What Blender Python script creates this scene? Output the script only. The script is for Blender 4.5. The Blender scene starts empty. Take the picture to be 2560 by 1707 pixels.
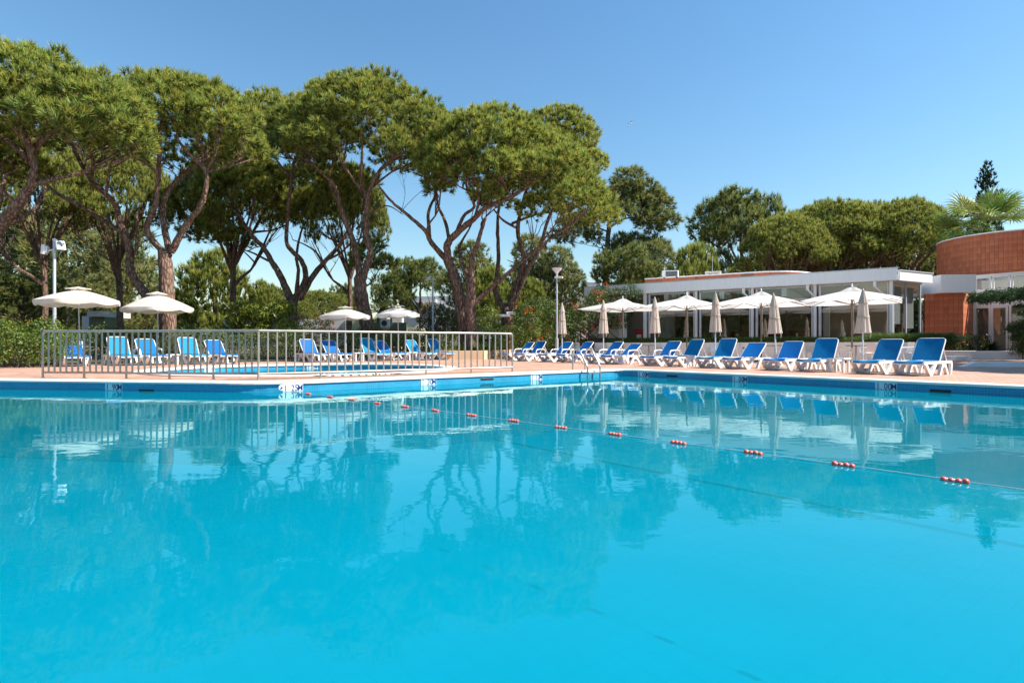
import bpy, math, random
import numpy as np
from mathutils import Vector, Matrix
from mathutils.geometry import tessellate_polygon

random.seed(7); RNG = np.random.default_rng(11)
SC = bpy.context.scene
COL = SC.collection
R = math.radians

# ------------------------------------------------------------------ camera
EYE = 0.80            # eye height above the deck
FPX = 1422.2          # focal length in photo pixels (20 mm on 36 mm, 2560 px wide)
HZ = 860.0            # horizon row of the photo
cam_data = bpy.data.cameras.new('camera'); cam = bpy.data.objects.new('camera', cam_data); COL.objects.link(cam)
cam.location = (0, 0, EYE); cam.rotation_euler = (R(90), 0, 0)
cam_data.lens = 20; cam_data.sensor_width = 36; cam_data.shift_y = 6.5/2560
cam_data.clip_start = 0.05; cam_data.clip_end = 3000
SC.camera = cam

# ------------------------------------------------------------------ sky and sun
SUN_EL, SUN_AZ = 47.0, -8.0      # elevation; azimuth from +X towards +Y
w = bpy.data.worlds.new('World'); SC.world = w; w.use_nodes = True
nt = w.node_tree; nt.nodes.clear()
sky = nt.nodes.new('ShaderNodeTexSky'); sky.sky_type = 'NISHITA'; sky.sun_disc = False
sky.sun_elevation = R(SUN_EL); sky.sun_rotation = R(90 - SUN_AZ)
sky.altitude = 0; sky.air_density = 1.55; sky.dust_density = 0.1; sky.ozone_density = 6.0
bg = nt.nodes.new('ShaderNodeBackground'); bg.inputs[1].default_value = 0.087
wo = nt.nodes.new('ShaderNodeOutputWorld')
hs = nt.nodes.new('ShaderNodeHueSaturation'); hs.inputs['Saturation'].default_value = 1.12; hs.inputs['Hue'].default_value = 0.496
nt.links.new(sky.outputs[0], hs.inputs['Color']); nt.links.new(hs.outputs[0], bg.inputs[0]); nt.links.new(bg.outputs[0], wo.inputs[0])
sd = bpy.data.lights.new('sun', 'SUN'); sun = bpy.data.objects.new('sun', sd); COL.objects.link(sun)
sd.energy = 5.0; sd.angle = R(0.53); sd.color = (1.0, 0.94, 0.86)
sdir = Vector((math.cos(R(SUN_EL))*math.cos(R(SUN_AZ)), math.cos(R(SUN_EL))*math.sin(R(SUN_AZ)), math.sin(R(SUN_EL))))
sun.rotation_euler = sdir.to_track_quat('Z', 'Y').to_euler(); sun.location = sdir*60
vs = SC.view_settings
vs.view_transform = 'Standard'; vs.look = 'None'; vs.exposure = 1.0; vs.gamma = 1; vs.use_curve_mapping = False
SC.cycles.max_bounces = 10; SC.cycles.transparent_max_bounces = 24
SC.cycles.caustics_reflective = False; SC.cycles.caustics_refractive = False
SC.cycles.use_denoising = True

# ------------------------------------------------------------------ helpers
def gp(x, y, z=0.0):
    d = (EYE - z)*FPX/(y - HZ)
    return Vector(((x - 1280)*d/FPX, d, z))
def at(x, y, Y):
    return Vector(((x - 1280)*Y/FPX, Y, EYE + (HZ - y)*Y/FPX))
def z5(x, y): return (x/2.8, 80 + y/2.8)
def z6(x, y): return (780 + x/2.8, 180 + y/2.8)
def z1(x, y): return (x/3.267, 560 + y/3.267)
def z2(x, y): return (640 + x/3.267, 560 + y/3.267)

def tag(o, label=None, cat=None, group=None, kind=None):
    if label: o['label'] = label
    if cat: o['category'] = cat
    if group: o['group'] = group
    if kind: o['kind'] = kind
    return o
def empty(name, loc=(0, 0, 0), rz=0.0, label=None, cat=None, group=None):
    o = bpy.data.objects.new(name, None); COL.objects.link(o)
    o.location = loc; o.rotation_euler = (0, 0, rz); o.empty_display_size = 0.2
    return tag(o, label, cat, group)
def link(name, me, parent=None):
    o = bpy.data.objects.new(name, me); COL.objects.link(o)
    if parent is not None: o.parent = parent
    return o
def copy_tree(o, parent=None):
    c = o.copy(); COL.objects.link(c); c.parent = parent
    for ch in o.children: copy_tree(ch, c)
    return c

class MB:
    def __init__(s): s.v = []; s.f = []
    def add(s, vs, fs):
        k = len(s.v); s.v += [tuple(p) for p in vs]; s.f += [tuple(i + k for i in f) for f in fs]; return s
    def box(s, c, d, rz=0.0, M=None):
        hx, hy, hz = d[0]/2, d[1]/2, d[2]/2
        ps = [Vector((x, y, z)) for z in (-hz, hz) for y in (-hy, hy) for x in (-hx, hx)]
        m = M if M is not None else Matrix.Rotation(rz, 3, 'Z')
        c = Vector(c)
        return s.add([m @ p + c for p in ps], [(0, 2, 3, 1), (4, 5, 7, 6), (0, 1, 5, 4), (2, 6, 7, 3), (0, 4, 6, 2), (1, 3, 7, 5)])
    def bbox(s, c, d, rz=0.0, b=0.01):
        # box with chamfered vertical and top edges
        hx, hy, hz = d[0]/2, d[1]/2, d[2]/2
        m = Matrix.Rotation(rz, 3, 'Z'); c = Vector(c)
        def ring(i, z): return [(-hx+i, -hy+i+b, z), (-hx+i+b, -hy+i, z), (hx-i-b, -hy+i, z), (hx-i, -hy+i+b, z), (hx-i, hy-i-b, z), (hx-i-b, hy-i, z), (-hx+i+b, hy-i, z), (-hx+i, hy-i-b, z)]
        P = ring(0, -hz) + ring(0, hz-b) + ring(b, hz)
        F = [tuple(reversed(range(8))), tuple(range(16, 24))]
        for k in (0, 8):
            for i in range(8):
                j = (i+1) % 8; F.append((k+i, k+j, k+8+j, k+8+i))
        return s.add([m @ Vector(p) + c for p in P], F)
    def tube(s, pts, rad, n=8, cap=True, flat=None):
        pts = [Vector(p) for p in pts]
        if not hasattr(rad, '__len__'): rad = [rad]*len(pts)
        k = len(s.v); t0 = None; nrm = None
        for i, p in enumerate(pts):
            a = pts[max(i-1, 0)]; b = pts[min(i+1, len(pts)-1)]
            t = (b - a).normalized() if (b - a).length > 1e-9 else Vector((0, 0, 1))
            if nrm is None:
                ref = Vector((0, 0, 1)) if abs(t.z) < 0.9 else Vector((0, 1, 0))
                nrm = t.cross(ref).normalized()
            else:
                nrm = (nrm - t*nrm.dot(t)).normalized()
            bn = t.cross(nrm)
            for j in range(n):
                an = 2*math.pi*j/n
                q = nrm*math.cos(an)*rad[i] + bn*math.sin(an)*rad[i]*(flat or 1)
                s.v.append(tuple(p + q))
        for i in range(len(pts)-1):
            for j in range(n):
                a = k+i*n+j; b = k+i*n+(j+1) % n
                s.f.append((a, b, b+n, a+n))
        if cap:
            s.f.append(tuple(k+j for j in reversed(range(n))))
            s.f.append(tuple(k+(len(pts)-1)*n+j for j in range(n)))
        return s
    def lathe(s, prof, n=16, c=(0, 0, 0), mod=None):
        k = len(s.v); c = Vector(c)
        for i, (r, z) in enumerate(prof):
            for j in range(n):
                an = 2*math.pi*j/n
                rr = r*(mod(i, j, an) if mod else 1)
                s.v.append((c.x+rr*math.cos(an), c.y+rr*math.sin(an), c.z+z))
        for i in range(len(prof)-1):
            for j in range(n):
                a = k+i*n+j; b = k+i*n+(j+1) % n
                s.f.append((a, b, b+n, a+n))
        s.f.append(tuple(k+j for j in reversed(range(n))))
        s.f.append(tuple(k+(len(prof)-1)*n+j for j in range(n)))
        return s
    def prism_y(s, poly, y0, y1):
        # polygon in the xz plane pushed along y
        n = len(poly)
        V = [(x, y0, z) for x, z in poly] + [(x, y1, z) for x, z in poly]
        F = [tuple(range(n)), tuple(reversed(range(n, 2*n)))]
        for i in range(n):
            j = (i+1) % n; F.append((i, i+n, j+n, j))
        return s.add(V, F)
    def prism_z(s, poly, z0, z1):
        n = len(poly)
        V = [(p[0], p[1], z0) for p in poly] + [(p[0], p[1], z1) for p in poly]
        F = [tuple(reversed(range(n))), tuple(range(n, 2*n))]
        for i in range(n):
            j = (i+1) % n; F.append((i, j, j+n, i+n))
        return s.add(V, F)
    def mesh(s, name, mat, smooth=False):
        me = bpy.data.meshes.new(name); me.from_pydata(s.v, [], s.f); me.update()
        me.materials.append(mat)
        if smooth:
            me.shade_smooth()
            try: me.set_sharp_from_angle(angle=R(40))
            except Exception: pass
        return me
    def build(s, name, mat, parent=None, smooth=False, kind=None):
        o = link(name, s.mesh(name, mat, smooth), parent)
        if kind: o['kind'] = kind
        return o

def catmull(pts, k=4):
    P = [Vector(p) for p in pts]
    if len(P) < 3: return P
    P = [P[0]*2 - P[1]] + P + [P[-1]*2 - P[-2]]
    out = []
    for i in range(1, len(P)-2):
        for j in range(k):
            t = j/k
            out.append(0.5*((2*P[i]) + (P[i+1]-P[i-1])*t + (2*P[i-1]-5*P[i]+4*P[i+1]-P[i+2])*t*t + (3*P[i]-P[i-1]-3*P[i+1]+P[i+2])*t**3))
    out.append(P[-2]); return out

# ------------------------------------------------------------------ materials
def newmat(name):
    m = bpy.data.materials.new(name); m.use_nodes = True
    n = m.node_tree; b = n.nodes['Principled BSDF']
    return m, n, b
def ramp(n, src, stops):
    r = n.nodes.new('ShaderNodeValToRGB'); e = r.color_ramp.elements
    while len(e) < len(stops): e.new(0.5)
    for q, (p, c) in zip(e, stops):
        q.position = p; q.color = (*c, 1)
    n.links.new(src, r.inputs[0]); return r.outputs[0]
def coords(n, kind='Object', rot=0.0, scale=(1, 1, 1)):
    t = n.nodes.new('ShaderNodeTexCoord'); mp = n.nodes.new('ShaderNodeMapping')
    mp.inputs['Rotation'].default_value = (0, 0, rot); mp.inputs['Scale'].default_value = scale
    n.links.new(t.outputs[kind], mp.inputs[0]); return mp.outputs[0]
def noise(n, vec, scale, detail=4, rough=0.55):
    q = n.nodes.new('ShaderNodeTexNoise'); q.inputs['Scale'].default_value = scale
    q.inputs['Detail'].default_value = detail; q.inputs['Roughness'].default_value = rough
    n.links.new(vec, q.inputs['Vector']); return q.outputs['Fac']
def bump(n, b, src, dist, strength=1.0):
    q = n.nodes.new('ShaderNodeBump'); q.inputs['Distance'].default_value = dist; q.inputs['Strength'].default_value = strength
    n.links.new(src, q.inputs['Height']); n.links.new(q.outputs[0], b.inputs['Normal']); return q
def plain(name, col, rough=0.5, metal=0.0, var=0.12, scale=6.0, bumpd=0.0, spec=None, dirt=None):
    m, n, b = newmat(name)
    v = coords(n)
    f = noise(n, v, scale, 5)
    lo = tuple(c*(1-var) for c in col); hi = tuple(min(1, c*(1+var)) for c in col)
    n.links.new(ramp(n, f, [(0.3, lo), (0.7, hi)]), b.inputs['Base Color'])
    b.inputs['Roughness'].default_value = rough; b.inputs['Metallic'].default_value = metal
    if spec is not None: b.inputs['Specular IOR Level'].default_value = spec
    if bumpd: bump(n, b, f, bumpd)
    return m
def cloth(name, col, trans=0.3, rough=0.85):
    m, n, b = newmat(name)
    v = coords(n); f = noise(n, v, 3.0, 4)
    c = ramp(n, f, [(0.3, tuple(x*0.9 for x in col)), (0.7, col)])
    oi = n.nodes.new('ShaderNodeObjectInfo'); mr = n.nodes.new('ShaderNodeMapRange'); mr.inputs['To Min'].default_value = 0.82; mr.inputs['To Max'].default_value = 1.06
    n.links.new(oi.outputs['Random'], mr.inputs['Value'])
    tn = n.nodes.new('ShaderNodeVectorMath'); tn.operation = 'SCALE'; n.links.new(c, tn.inputs[0]); n.links.new(mr.outputs[0], tn.inputs['Scale']); c = tn.outputs[0]
    n.links.new(c, b.inputs['Base Color']); b.inputs['Roughness'].default_value = rough
    b.inputs['Specular IOR Level'].default_value = 0.2
    t = n.nodes.new('ShaderNodeBsdfTranslucent'); n.links.new(c, t.inputs[0])
    mx = n.nodes.new('ShaderNodeMixShader'); mx.inputs[0].default_value = trans
    n.links.new(b.outputs[0], mx.inputs[1]); n.links.new(t.outputs[0], mx.inputs[2])
    n.links.new(mx.outputs[0], n.nodes['Material Output'].inputs[0])
    f2 = noise(n, v, 14.0, 3); bump(n, b, f2, 0.004)
    return m
def leafmat(name, trans=0.28, rough=0.55):
    m, n, b = newmat(name)
    a = n.nodes.new('ShaderNodeAttribute'); a.attribute_name = 'Col'
    n.links.new(a.outputs[0], b.inputs['Base Color']); b.inputs['Roughness'].default_value = rough
    b.inputs['Specular IOR Level'].default_value = 0.25
    t = n.nodes.new('ShaderNodeBsdfTranslucent'); n.links.new(a.outputs[0], t.inputs[0])
    mx = n.nodes.new('ShaderNodeMixShader'); mx.inputs[0].default_value = trans
    n.links.new(b.outputs[0], mx.inputs[1]); n.links.new(t.outputs[0], mx.inputs[2])
    n.links.new(mx.outputs[0], n.nodes['Material Output'].inputs[0])
    return m
def bark(name, dark, mid, light):
    m, n, b = newmat(name)
    v = coords(n, 'Object', 0, (1, 1, 0.28))
    vo = n.nodes.new('ShaderNodeTexVoronoi'); vo.feature = 'DISTANCE_TO_EDGE'; vo.inputs['Scale'].default_value = 9
    n.links.new(v, vo.inputs['Vector'])
    f = noise(n, v, 5, 6, 0.65)
    mx = n.nodes.new('ShaderNodeMath'); mx.operation = 'MULTIPLY_ADD'
    n.links.new(vo.outputs[0], mx.inputs[0]); mx.inputs[1].default_value = 1.6; n.links.new(f, mx.inputs[2])
    n.links.new(ramp(n, mx.outputs[0], [(0.38, dark), (0.62, mid), (0.95, light)]), b.inputs['Base Color'])
    b.inputs['Roughness'].default_value = 0.9; b.inputs['Specular IOR Level'].default_value = 0.15
    bump(n, b, mx.outputs[0], 0.05)
    return m

def brickmat(name, c1, c2, mortar, bw, bh, msize, rough=0.7, rot=0.0, offset=0.5, kind='Object', var=0.35, bumpd=0.004, mixscale=0.8, scale=(1,1,1)):
    m, n, b = newmat(name)
    v = coords(n, kind, rot, scale)
    br = n.nodes.new('ShaderNodeTexBrick'); br.offset = offset
    br.inputs['Color1'].default_value = (*c1, 1); br.inputs['Color2'].default_value = (*c2, 1); br.inputs['Mortar'].default_value = (*mortar, 1)
    br.inputs['Scale'].default_value = 1.0; br.inputs['Mortar Size'].default_value = msize
    br.inputs['Brick Width'].default_value = bw; br.inputs['Row Height'].default_value = bh
    br.inputs['Mortar Smooth'].default_value = 0.3
    n.links.new(v, br.inputs['Vector'])
    f = noise(n, v, mixscale, 6, 0.6)
    mm = n.nodes.new('ShaderNodeMix'); mm.data_type = 'RGBA'; mm.blend_type = 'MULTIPLY'; mm.inputs[0].default_value = 1.0
    n.links.new(br.outputs[0], mm.inputs[6])
    n.links.new(ramp(n, f, [(0.3, (1-var,)*3), (0.7, (1+var*0.3,)*3)]), mm.inputs[7])
    n.links.new(mm.outputs[2], b.inputs['Base Color']); b.inputs['Roughness'].default_value = rough
    if bumpd:
        iv = n.nodes.new('ShaderNodeMath'); iv.operation = 'SUBTRACT'; iv.inputs[0].default_value = 1.0
        n.links.new(br.outputs['Fac'], iv.inputs[1]); bump(n, b, iv.outputs[0], bumpd)
    return m

BDIR = R(36.4)
M = {}
M['deck'] = brickmat('terracotta_paving', (0.42, 0.205, 0.128), (0.53, 0.30, 0.20), (0.50, 0.39, 0.31), 0.30, 0.15, 0.012, 0.75, BDIR, var=0.28, bumpd=0.003, mixscale=0.6)
M['coping'] = plain('pale_coping_stone', (0.80, 0.74, 0.66), 0.6, var=0.10, scale=2.5, bumpd=0.003)
M['white_stone'] = plain('white_joint_stone', (0.72, 0.68, 0.62), 0.65, var=0.1, scale=3)
M['soil'] = plain('garden_soil', (0.10, 0.085, 0.045), 0.95, var=0.5, scale=1.5, bumpd=0.03)
M['render_white'] = plain('white_render', (0.80, 0.79, 0.77), 0.8, var=0.05, scale=2.0, bumpd=0.002)
M['paint_white'] = plain('white_paint', (0.82, 0.82, 0.81), 0.45, var=0.04, scale=2.0)
_n = M['paint_white'].node_tree
_f = noise(_n, coords(_n, 'Object', 0, (3.0, 3.0, 0.35)), 3.0, 5, 0.65)
_n.links.new(ramp(_n, _f, [(0.25, (0.75, 0.745, 0.73)), (0.45, (0.80, 0.80, 0.79)), (0.7, (0.835, 0.835, 0.825))]), _n.nodes['Principled BSDF'].inputs['Base Color'])
M['render_warm'] = plain('warm_render', (0.72, 0.66, 0.58), 0.8, var=0.07, scale=1.5, bumpd=0.002)
M['peach'] = plain('peach_render', (0.66, 0.46, 0.28), 0.8, var=0.12, scale=1.5)
M['olive_render'] = plain('olive_render', (0.20, 0.21, 0.12), 0.85, var=0.12, scale=1.0)
M['cream_render'] = plain('cream_render', (0.62, 0.58, 0.36), 0.85, var=0.08, scale=1.0)
M['grey_shade_render'] = plain('grey_shade_render', (0.33, 0.36, 0.40), 0.8, var=0.06, scale=1.0)  # grey carries the shade on the villa's white upper volumes
M['yellow'] = plain('yellow_panel', (0.72, 0.48, 0.02), 0.5, var=0.05)
M['plastic'] = plain('white_resin', (0.80, 0.79, 0.77), 0.38, var=0.06, scale=4)
M['plastic_warm'] = plain('cream_resin', (0.70, 0.66, 0.58), 0.5, var=0.07, scale=5)
M['steel'] = plain('satin_steel', (0.40, 0.355, 0.30), 0.42, 0.55, var=0.15, scale=3)
M['chrome'] = plain('polished_steel', (0.50, 0.49, 0.47), 0.22, 0.7, var=0.05)
M['alu'] = plain('painted_aluminium', (0.55, 0.58, 0.62), 0.4, 0.3, var=0.06)
M['greypole'] = plain('grey_pole_paint', (0.45, 0.46, 0.48), 0.5, 0.2, var=0.12, scale=3)
M['taupe'] = plain('taupe_pole_paint', (0.21, 0.17, 0.13), 0.5, var=0.12)
M['dark'] = plain('dark_metal', (0.03, 0.03, 0.032), 0.5)
M['black'] = plain('black_opening', (0.015, 0.015, 0.016), 0.6)  # shade inside slots and drain holes, put into the colour
M['brown_post'] = plain('rust_brown_paint', (0.20, 0.06, 0.03), 0.7, var=0.25)
M['red'] = plain('red_float', (0.74, 0.12, 0.075), 0.35, var=0.15, scale=20)
M['redpaint'] = plain('red_enamel', (0.45, 0.01, 0.015), 0.3)
M['rope'] = plain('white_rope', (0.65, 0.63, 0.58), 0.9)
M['concrete'] = plain('concrete', (0.48, 0.44, 0.38), 0.9, var=0.15, scale=8)
M['ink'] = plain('dark_blue_ink', (0.012, 0.035, 0.16), 0.5, var=0.1)
M['marker'] = plain('white_glazed_tile', (0.78, 0.80, 0.80), 0.3, var=0.04)
M['navy'] = plain('navy_lane_tile', (0.012, 0.05, 0.12), 0.3)
M['cream_cloth'] = cloth('cream_canvas', (0.88, 0.82, 0.71), 0.32)
M['beige_cloth'] = cloth('beige_canvas', (0.82, 0.72, 0.61), 0.40)
M['white_cloth'] = cloth('white_canvas', (0.90, 0.88, 0.84), 0.42)
M['grey_cloth'] = cloth('pale_canvas', (0.88, 0.84, 0.78), 0.45)  # even pale tone, more translucent than the cream canvas
M['blue'] = cloth('royal_blue_mesh', (0.003, 0.175, 0.54), 0.24, 0.6)
M['teal'] = cloth('faded_blue_mesh', (0.004, 0.255, 0.54), 0.24, 0.6)
M['needles'] = leafmat('pine_needles', 0.45, 0.5)
M['leaves'] = leafmat('green_leaves', 0.30, 0.4)
M['petals'] = leafmat('flower_petals', 0.35, 0.6)
M['bark'] = bark('pine_bark', (0.05, 0.030, 0.023), (0.155, 0.088, 0.062), (0.28, 0.19, 0.14))
M['bark_grey'] = bark('grey_bark', (0.035, 0.028, 0.022), (0.10, 0.075, 0.058), (0.20, 0.16, 0.13))
M['interior'] = plain('interior_wall', (0.46, 0.42, 0.35), 0.8, var=0.15, scale=0.6)
M['intfloor'] = plain('interior_floor', (0.28, 0.20, 0.14), 0.5, var=0.2)
M['curtain'] = cloth('sheer_curtain', (0.70, 0.70, 0.70), 0.4)
M['tile_red'] = plain('red_clay_tile', (0.47, 0.135, 0.055), 0.6, var=0.25, scale=3.0)
M['tile_red2'] = plain('light_clay_tile', (0.50, 0.15, 0.064), 0.6, var=0.22, scale=3.0)
M['tile_red3'] = plain('deep_clay_tile', (0.42, 0.115, 0.046), 0.6, var=0.22, scale=3.0)
M['grout'] = plain('clay_grout', (0.27, 0.09, 0.045), 0.9)

def mosaic(name, c1, c2, mortar):
    # small square pool mosaic in a plane set by the UV map in metres
    return brickmat(name, c1, c2, mortar, 0.05, 0.05, 0.004, 0.22, 0, 0.0, 'UV', var=0.18, bumpd=0.0012, mixscale=1.2)
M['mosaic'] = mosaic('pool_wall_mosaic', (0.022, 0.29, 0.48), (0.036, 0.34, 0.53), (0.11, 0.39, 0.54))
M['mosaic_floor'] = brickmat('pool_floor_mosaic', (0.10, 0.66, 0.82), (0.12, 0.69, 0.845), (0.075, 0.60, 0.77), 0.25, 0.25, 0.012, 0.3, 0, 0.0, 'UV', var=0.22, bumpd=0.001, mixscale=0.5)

def water_mat(name, tint, b1, b2, scat, turb):
    m = bpy.data.materials.new(name); m.use_nodes = True
    n = m.node_tree; n.nodes.clear()
    o = n.nodes.new('ShaderNodeOutputMaterial')
    v = coords(n, 'Object', R(20), (1.0, 1.6, 1))
    f1 = noise(n, v, 0.9, 3, 0.5); f2 = noise(n, v, 5.0, 3, 0.5)
    bm = n.nodes.new('ShaderNodeBump'); bm.inputs['Distance'].default_value = b1; n.links.new(f1, bm.inputs['Height'])
    bm2 = n.nodes.new('ShaderNodeBump'); bm2.inputs['Distance'].default_value = b2; n.links.new(f2, bm2.inputs['Height'])
    n.links.new(bm.outputs[0], bm2.inputs['Normal'])
    fr = n.nodes.new('ShaderNodeFresnel'); fr.inputs[0].default_value = 1.33; n.links.new(bm2.outputs[0], fr.inputs['Normal'])
    gl = n.nodes.new('ShaderNodeBsdfGlossy'); gl.inputs['Roughness'].default_value = 0.0; gl.inputs[0].default_value = (0.66, 0.97, 1.0, 1); n.links.new(bm2.outputs[0], gl.inputs['Normal'])
    tr = n.nodes.new('ShaderNodeBsdfTransparent'); tr.inputs[0].default_value = (*tint, 1)
    df = n.nodes.new('ShaderNodeBsdfDiffuse'); df.inputs[0].default_value = (*scat, 1)      # light scattered back by the water body
    m0 = n.nodes.new('ShaderNodeMixShader'); m0.inputs[0].default_value = turb
    n.links.new(tr.outputs[0], m0.inputs[1]); n.links.new(df.outputs[0], m0.inputs[2])
    mx = n.nodes.new('ShaderNodeMixShader')
    n.links.new(fr.outputs[0], mx.inputs[0]); n.links.new(m0.outputs[0], mx.inputs[1]); n.links.new(gl.outputs[0], mx.inputs[2])
    n.links.new(mx.outputs[0], o.inputs[0]); return m
M['water'] = water_mat('pool_water_surface', (0.10, 0.72, 0.88), 0.0042, 0.0006, (0.0, 0.265, 0.345), 0.60)
def glass_mat(name, tint, ior=1.5):
    m = bpy.data.materials.new(name); m.use_nodes = True
    n = m.node_tree; n.nodes.clear()
    o = n.nodes.new('ShaderNodeOutputMaterial')
    fr = n.nodes.new('ShaderNodeFresnel'); gl = n.nodes.new('ShaderNodeBsdfGlossy'); gl.inputs['Roughness'].default_value = 0.0
    ge = n.nodes.new('ShaderNodeNewGeometry'); mr = n.nodes.new('ShaderNodeMapRange')       # same reflectance on both faces of a thin pane
    mr.inputs['To Min'].default_value = ior; mr.inputs['To Max'].default_value = 1/ior
    n.links.new(ge.outputs['Backfacing'], mr.inputs['Value']); n.links.new(mr.outputs[0], fr.inputs[0])
    tr = n.nodes.new('ShaderNodeBsdfTransparent'); tr.inputs[0].default_value = (*tint, 1)
    mx = n.nodes.new('ShaderNodeMixShader')
    n.links.new(fr.outputs[0], mx.inputs[0]); n.links.new(tr.outputs[0], mx.inputs[1]); n.links.new(gl.outputs[0], mx.inputs[2])
    n.links.new(mx.outputs[0], o.inputs[0]); return m
M['glass'] = glass_mat('window_glass', (0.86, 0.89, 0.89), 1.8)

# ------------------------------------------------------------------ pool outline
WATER = -0.21
A0 = gp(0, 954.5, -0.05).xy; A1 = gp(625, 962, -0.05).xy
B0 = gp(700, 961, -0.05).xy; BC = gp(1557, 926.5, -0.05).xy; C1 = gp(2560, 971.7, -0.05).xy
def isect(p, d, q, e):
    k = d.x*e.y - d.y*e.x; t = ((q.x-p.x)*e.y - (q.y-p.y)*e.x)/k; return p + d*t
dA = (A1 - A0).normalized(); dB = (BC - B0).normalized(); dC = (C1 - BC).normalized()
AB = isect(A0, dA, B0, dB)
def fillet(p, q, r, t, n=8):
    # rounded corner at q between directions to p and r, cut back t
    a = q + (p-q).normalized()*t; b = q + (r-q).normalized()*t
    return [(a*(1-s)**2 + q*2*s*(1-s) + b*s*s) for s in [i/n for i in range(n+1)]]
AL = A0 - dA*12
CR = isect(BC, dC, Vector((0, 0.7)), Vector((1, 0))); NL = Vector((AL.x-1.5, 0.7))
pool_in = [AL] + fillet(AL, AB, BC, 1.1) + fillet(AB, BC, CR, 0.55, 6) + [CR, NL]      # clockwise seen from above
def offset_poly(P, d):
    out = []
    n = len(P)
    for i in range(n):
        a, b, c = P[i-1], P[i], P[(i+1) % n]
        e1 = (b-a).normalized(); e2 = (c-b).normalized()
        n1 = Vector((-e1.y, e1.x)); n2 = Vector((-e2.y, e2.x))
        m = (n1+n2); m = m/ (m.length_squared/2 if m.length_squared > 1e-6 else 1)
        out.append(b + m*d)
    return out
pool_out = offset_poly(pool_in, 0.42)
KC = Vector((-6.55, 18.3)); KR = 4.15
kid_in = [KC + Vector((math.cos(-t)*KR*1.05, math.sin(-t)*KR)) for t in [2*math.pi*i/64 for i in range(64)]]
kid_out = offset_poly(kid_in, 0.40)

def sheet(name, outer, holes, z, mat, kind='structure', parent=None):
    loops = [[Vector((p[0], p[1], 0)) for p in L] for L in [outer] + holes]
    flat = [p for L in loops for p in L]
    tris = tessellate_polygon(loops)
    F = []
    for a, b, c in tris:
        nz = (flat[b]-flat[a]).cross(flat[c]-flat[a]).z
        F.append((a, b, c) if nz > 0 else (a, c, b))
    mb = MB(); mb.add([(p.x, p.y, z) for p in flat], F)
    return mb.build(name, mat, parent, kind=kind)
DK = [(-60, -30), (60, -30), (60, 62), (-60, 62)]
ground = sheet('ground', [(-1500, -1500), (1500, -1500), (1500, 1500), (-1500, 1500)], [DK], -0.004, M['soil'])
deck = sheet('paved_deck', DK, [pool_out, kid_out], 0.0, M['deck'])

def ring_mesh(name, inner, outer, ztop, zbot, mat, kind='structure'):
    n = len(inner); mb = MB(); b = 0.022
    mid = [p + (q-p).normalized()*b for p, q in zip(inner, outer)]
    V = [(p.x, p.y, zbot) for p in inner] + [(p.x, p.y, ztop-b) for p in inner] + [(p.x, p.y, ztop) for p in mid] + [(q.x, q.y, ztop) for q in outer] + [(q.x, q.y, -0.02) for q in outer] + [(q.x, q.y, zbot) for q in outer]
    F = []
    for k in range(5):
        for i in range(n):
            j = (i+1) % n; F.append((k*n+i, k*n+j, (k+1)*n+j, (k+1)*n+i))
    for i in range(n):
        j = (i+1) % n; F.append((5*n+i, 5*n+j, j, i))
    mb.add(V, F); return mb.build(name, mat, kind=kind, smooth=False)
lip = offset_poly(pool_in, -0.03)
ring_mesh('pool_coping', lip, pool_out, 0.006, -0.05, M['coping'])
klip = offset_poly(kid_in, -0.03)
ring_mesh('paddling_pool_coping', klip, kid_out, 0.03, -0.04, M['coping'])

def basin(name, P, depth, wmat, fmat, zt=-0.04):
    # walls with a UV map in metres along the wall, and a floor
    n = len(P); me = bpy.data.meshes.new(name)
    V = []; F = []; UV = []
    s = 0.0
    for i in range(n):
        a, b = P[i], P[(i+1) % n]; L = (b-a).length; k = len(V)
        V += [(a.x, a.y, depth), (b.x, b.y, depth), (b.x, b.y, zt), (a.x, a.y, zt)]
        F.append((k, k+1, k+2, k+3)); UV += [(s, depth), (s+L, depth), (s+L, zt), (s, zt)]; s += L
    nw = len(F)
    loops = [Vector((p.x, p.y, 0)) for p in P]; k = len(V)
    V += [(p.x, p.y, depth) for p in P]
    for a, b, c in tessellate_polygon([loops]):
        if (loops[b]-loops[a]).cross(loops[c]-loops[a]).z < 0: b, c = c, b
        F.append((k+a, k+b, k+c)); UV += [(loops[q].x*0.8+loops[q].y*0.6, -loops[q].x*0.6+loops[q].y*0.8) for q in (a, b, c)]
    me.from_pydata(V, [], F); me.update()
    ul = me.uv_layers.new(name='UVMap')
    for i, u in enumerate(UV): ul.data[i].uv = u
    me.materials.append(wmat); me.materials.append(fmat)
    for i, p in enumerate(me.polygons): p.material_index = 0 if i < nw else 1
    o = link(name, me); o['kind'] = 'structure'; return o
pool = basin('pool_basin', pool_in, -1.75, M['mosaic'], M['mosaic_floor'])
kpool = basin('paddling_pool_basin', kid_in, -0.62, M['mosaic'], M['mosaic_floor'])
sheet('pool_water', pool_in, [], WATER, M['water'])
sheet('paddling_pool_water', kid_in, [], -0.16, M['water'])
# lane stripe on the floor, with cross ends
la, lb = gp(1128, 1076, WATER), gp(2560, 1364, WATER)
def down(p, z): # where the straight sight line through p meets depth z
    e = Vector((0, 0, EYE)); d = p - e; t = (z - EYE)/d.z; return e + d*t
p, q = down(la, -1.74), down(lb, -1.74); dd = (q-p).normalized(); nn = Vector((-dd.y, dd.x, 0))*0.07
MB().add([p-nn, p+nn, q+dd*3+nn, q+dd*3-nn], [(0, 3, 2, 1)]).build('lane_stripe', M['navy'], pool)

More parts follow.
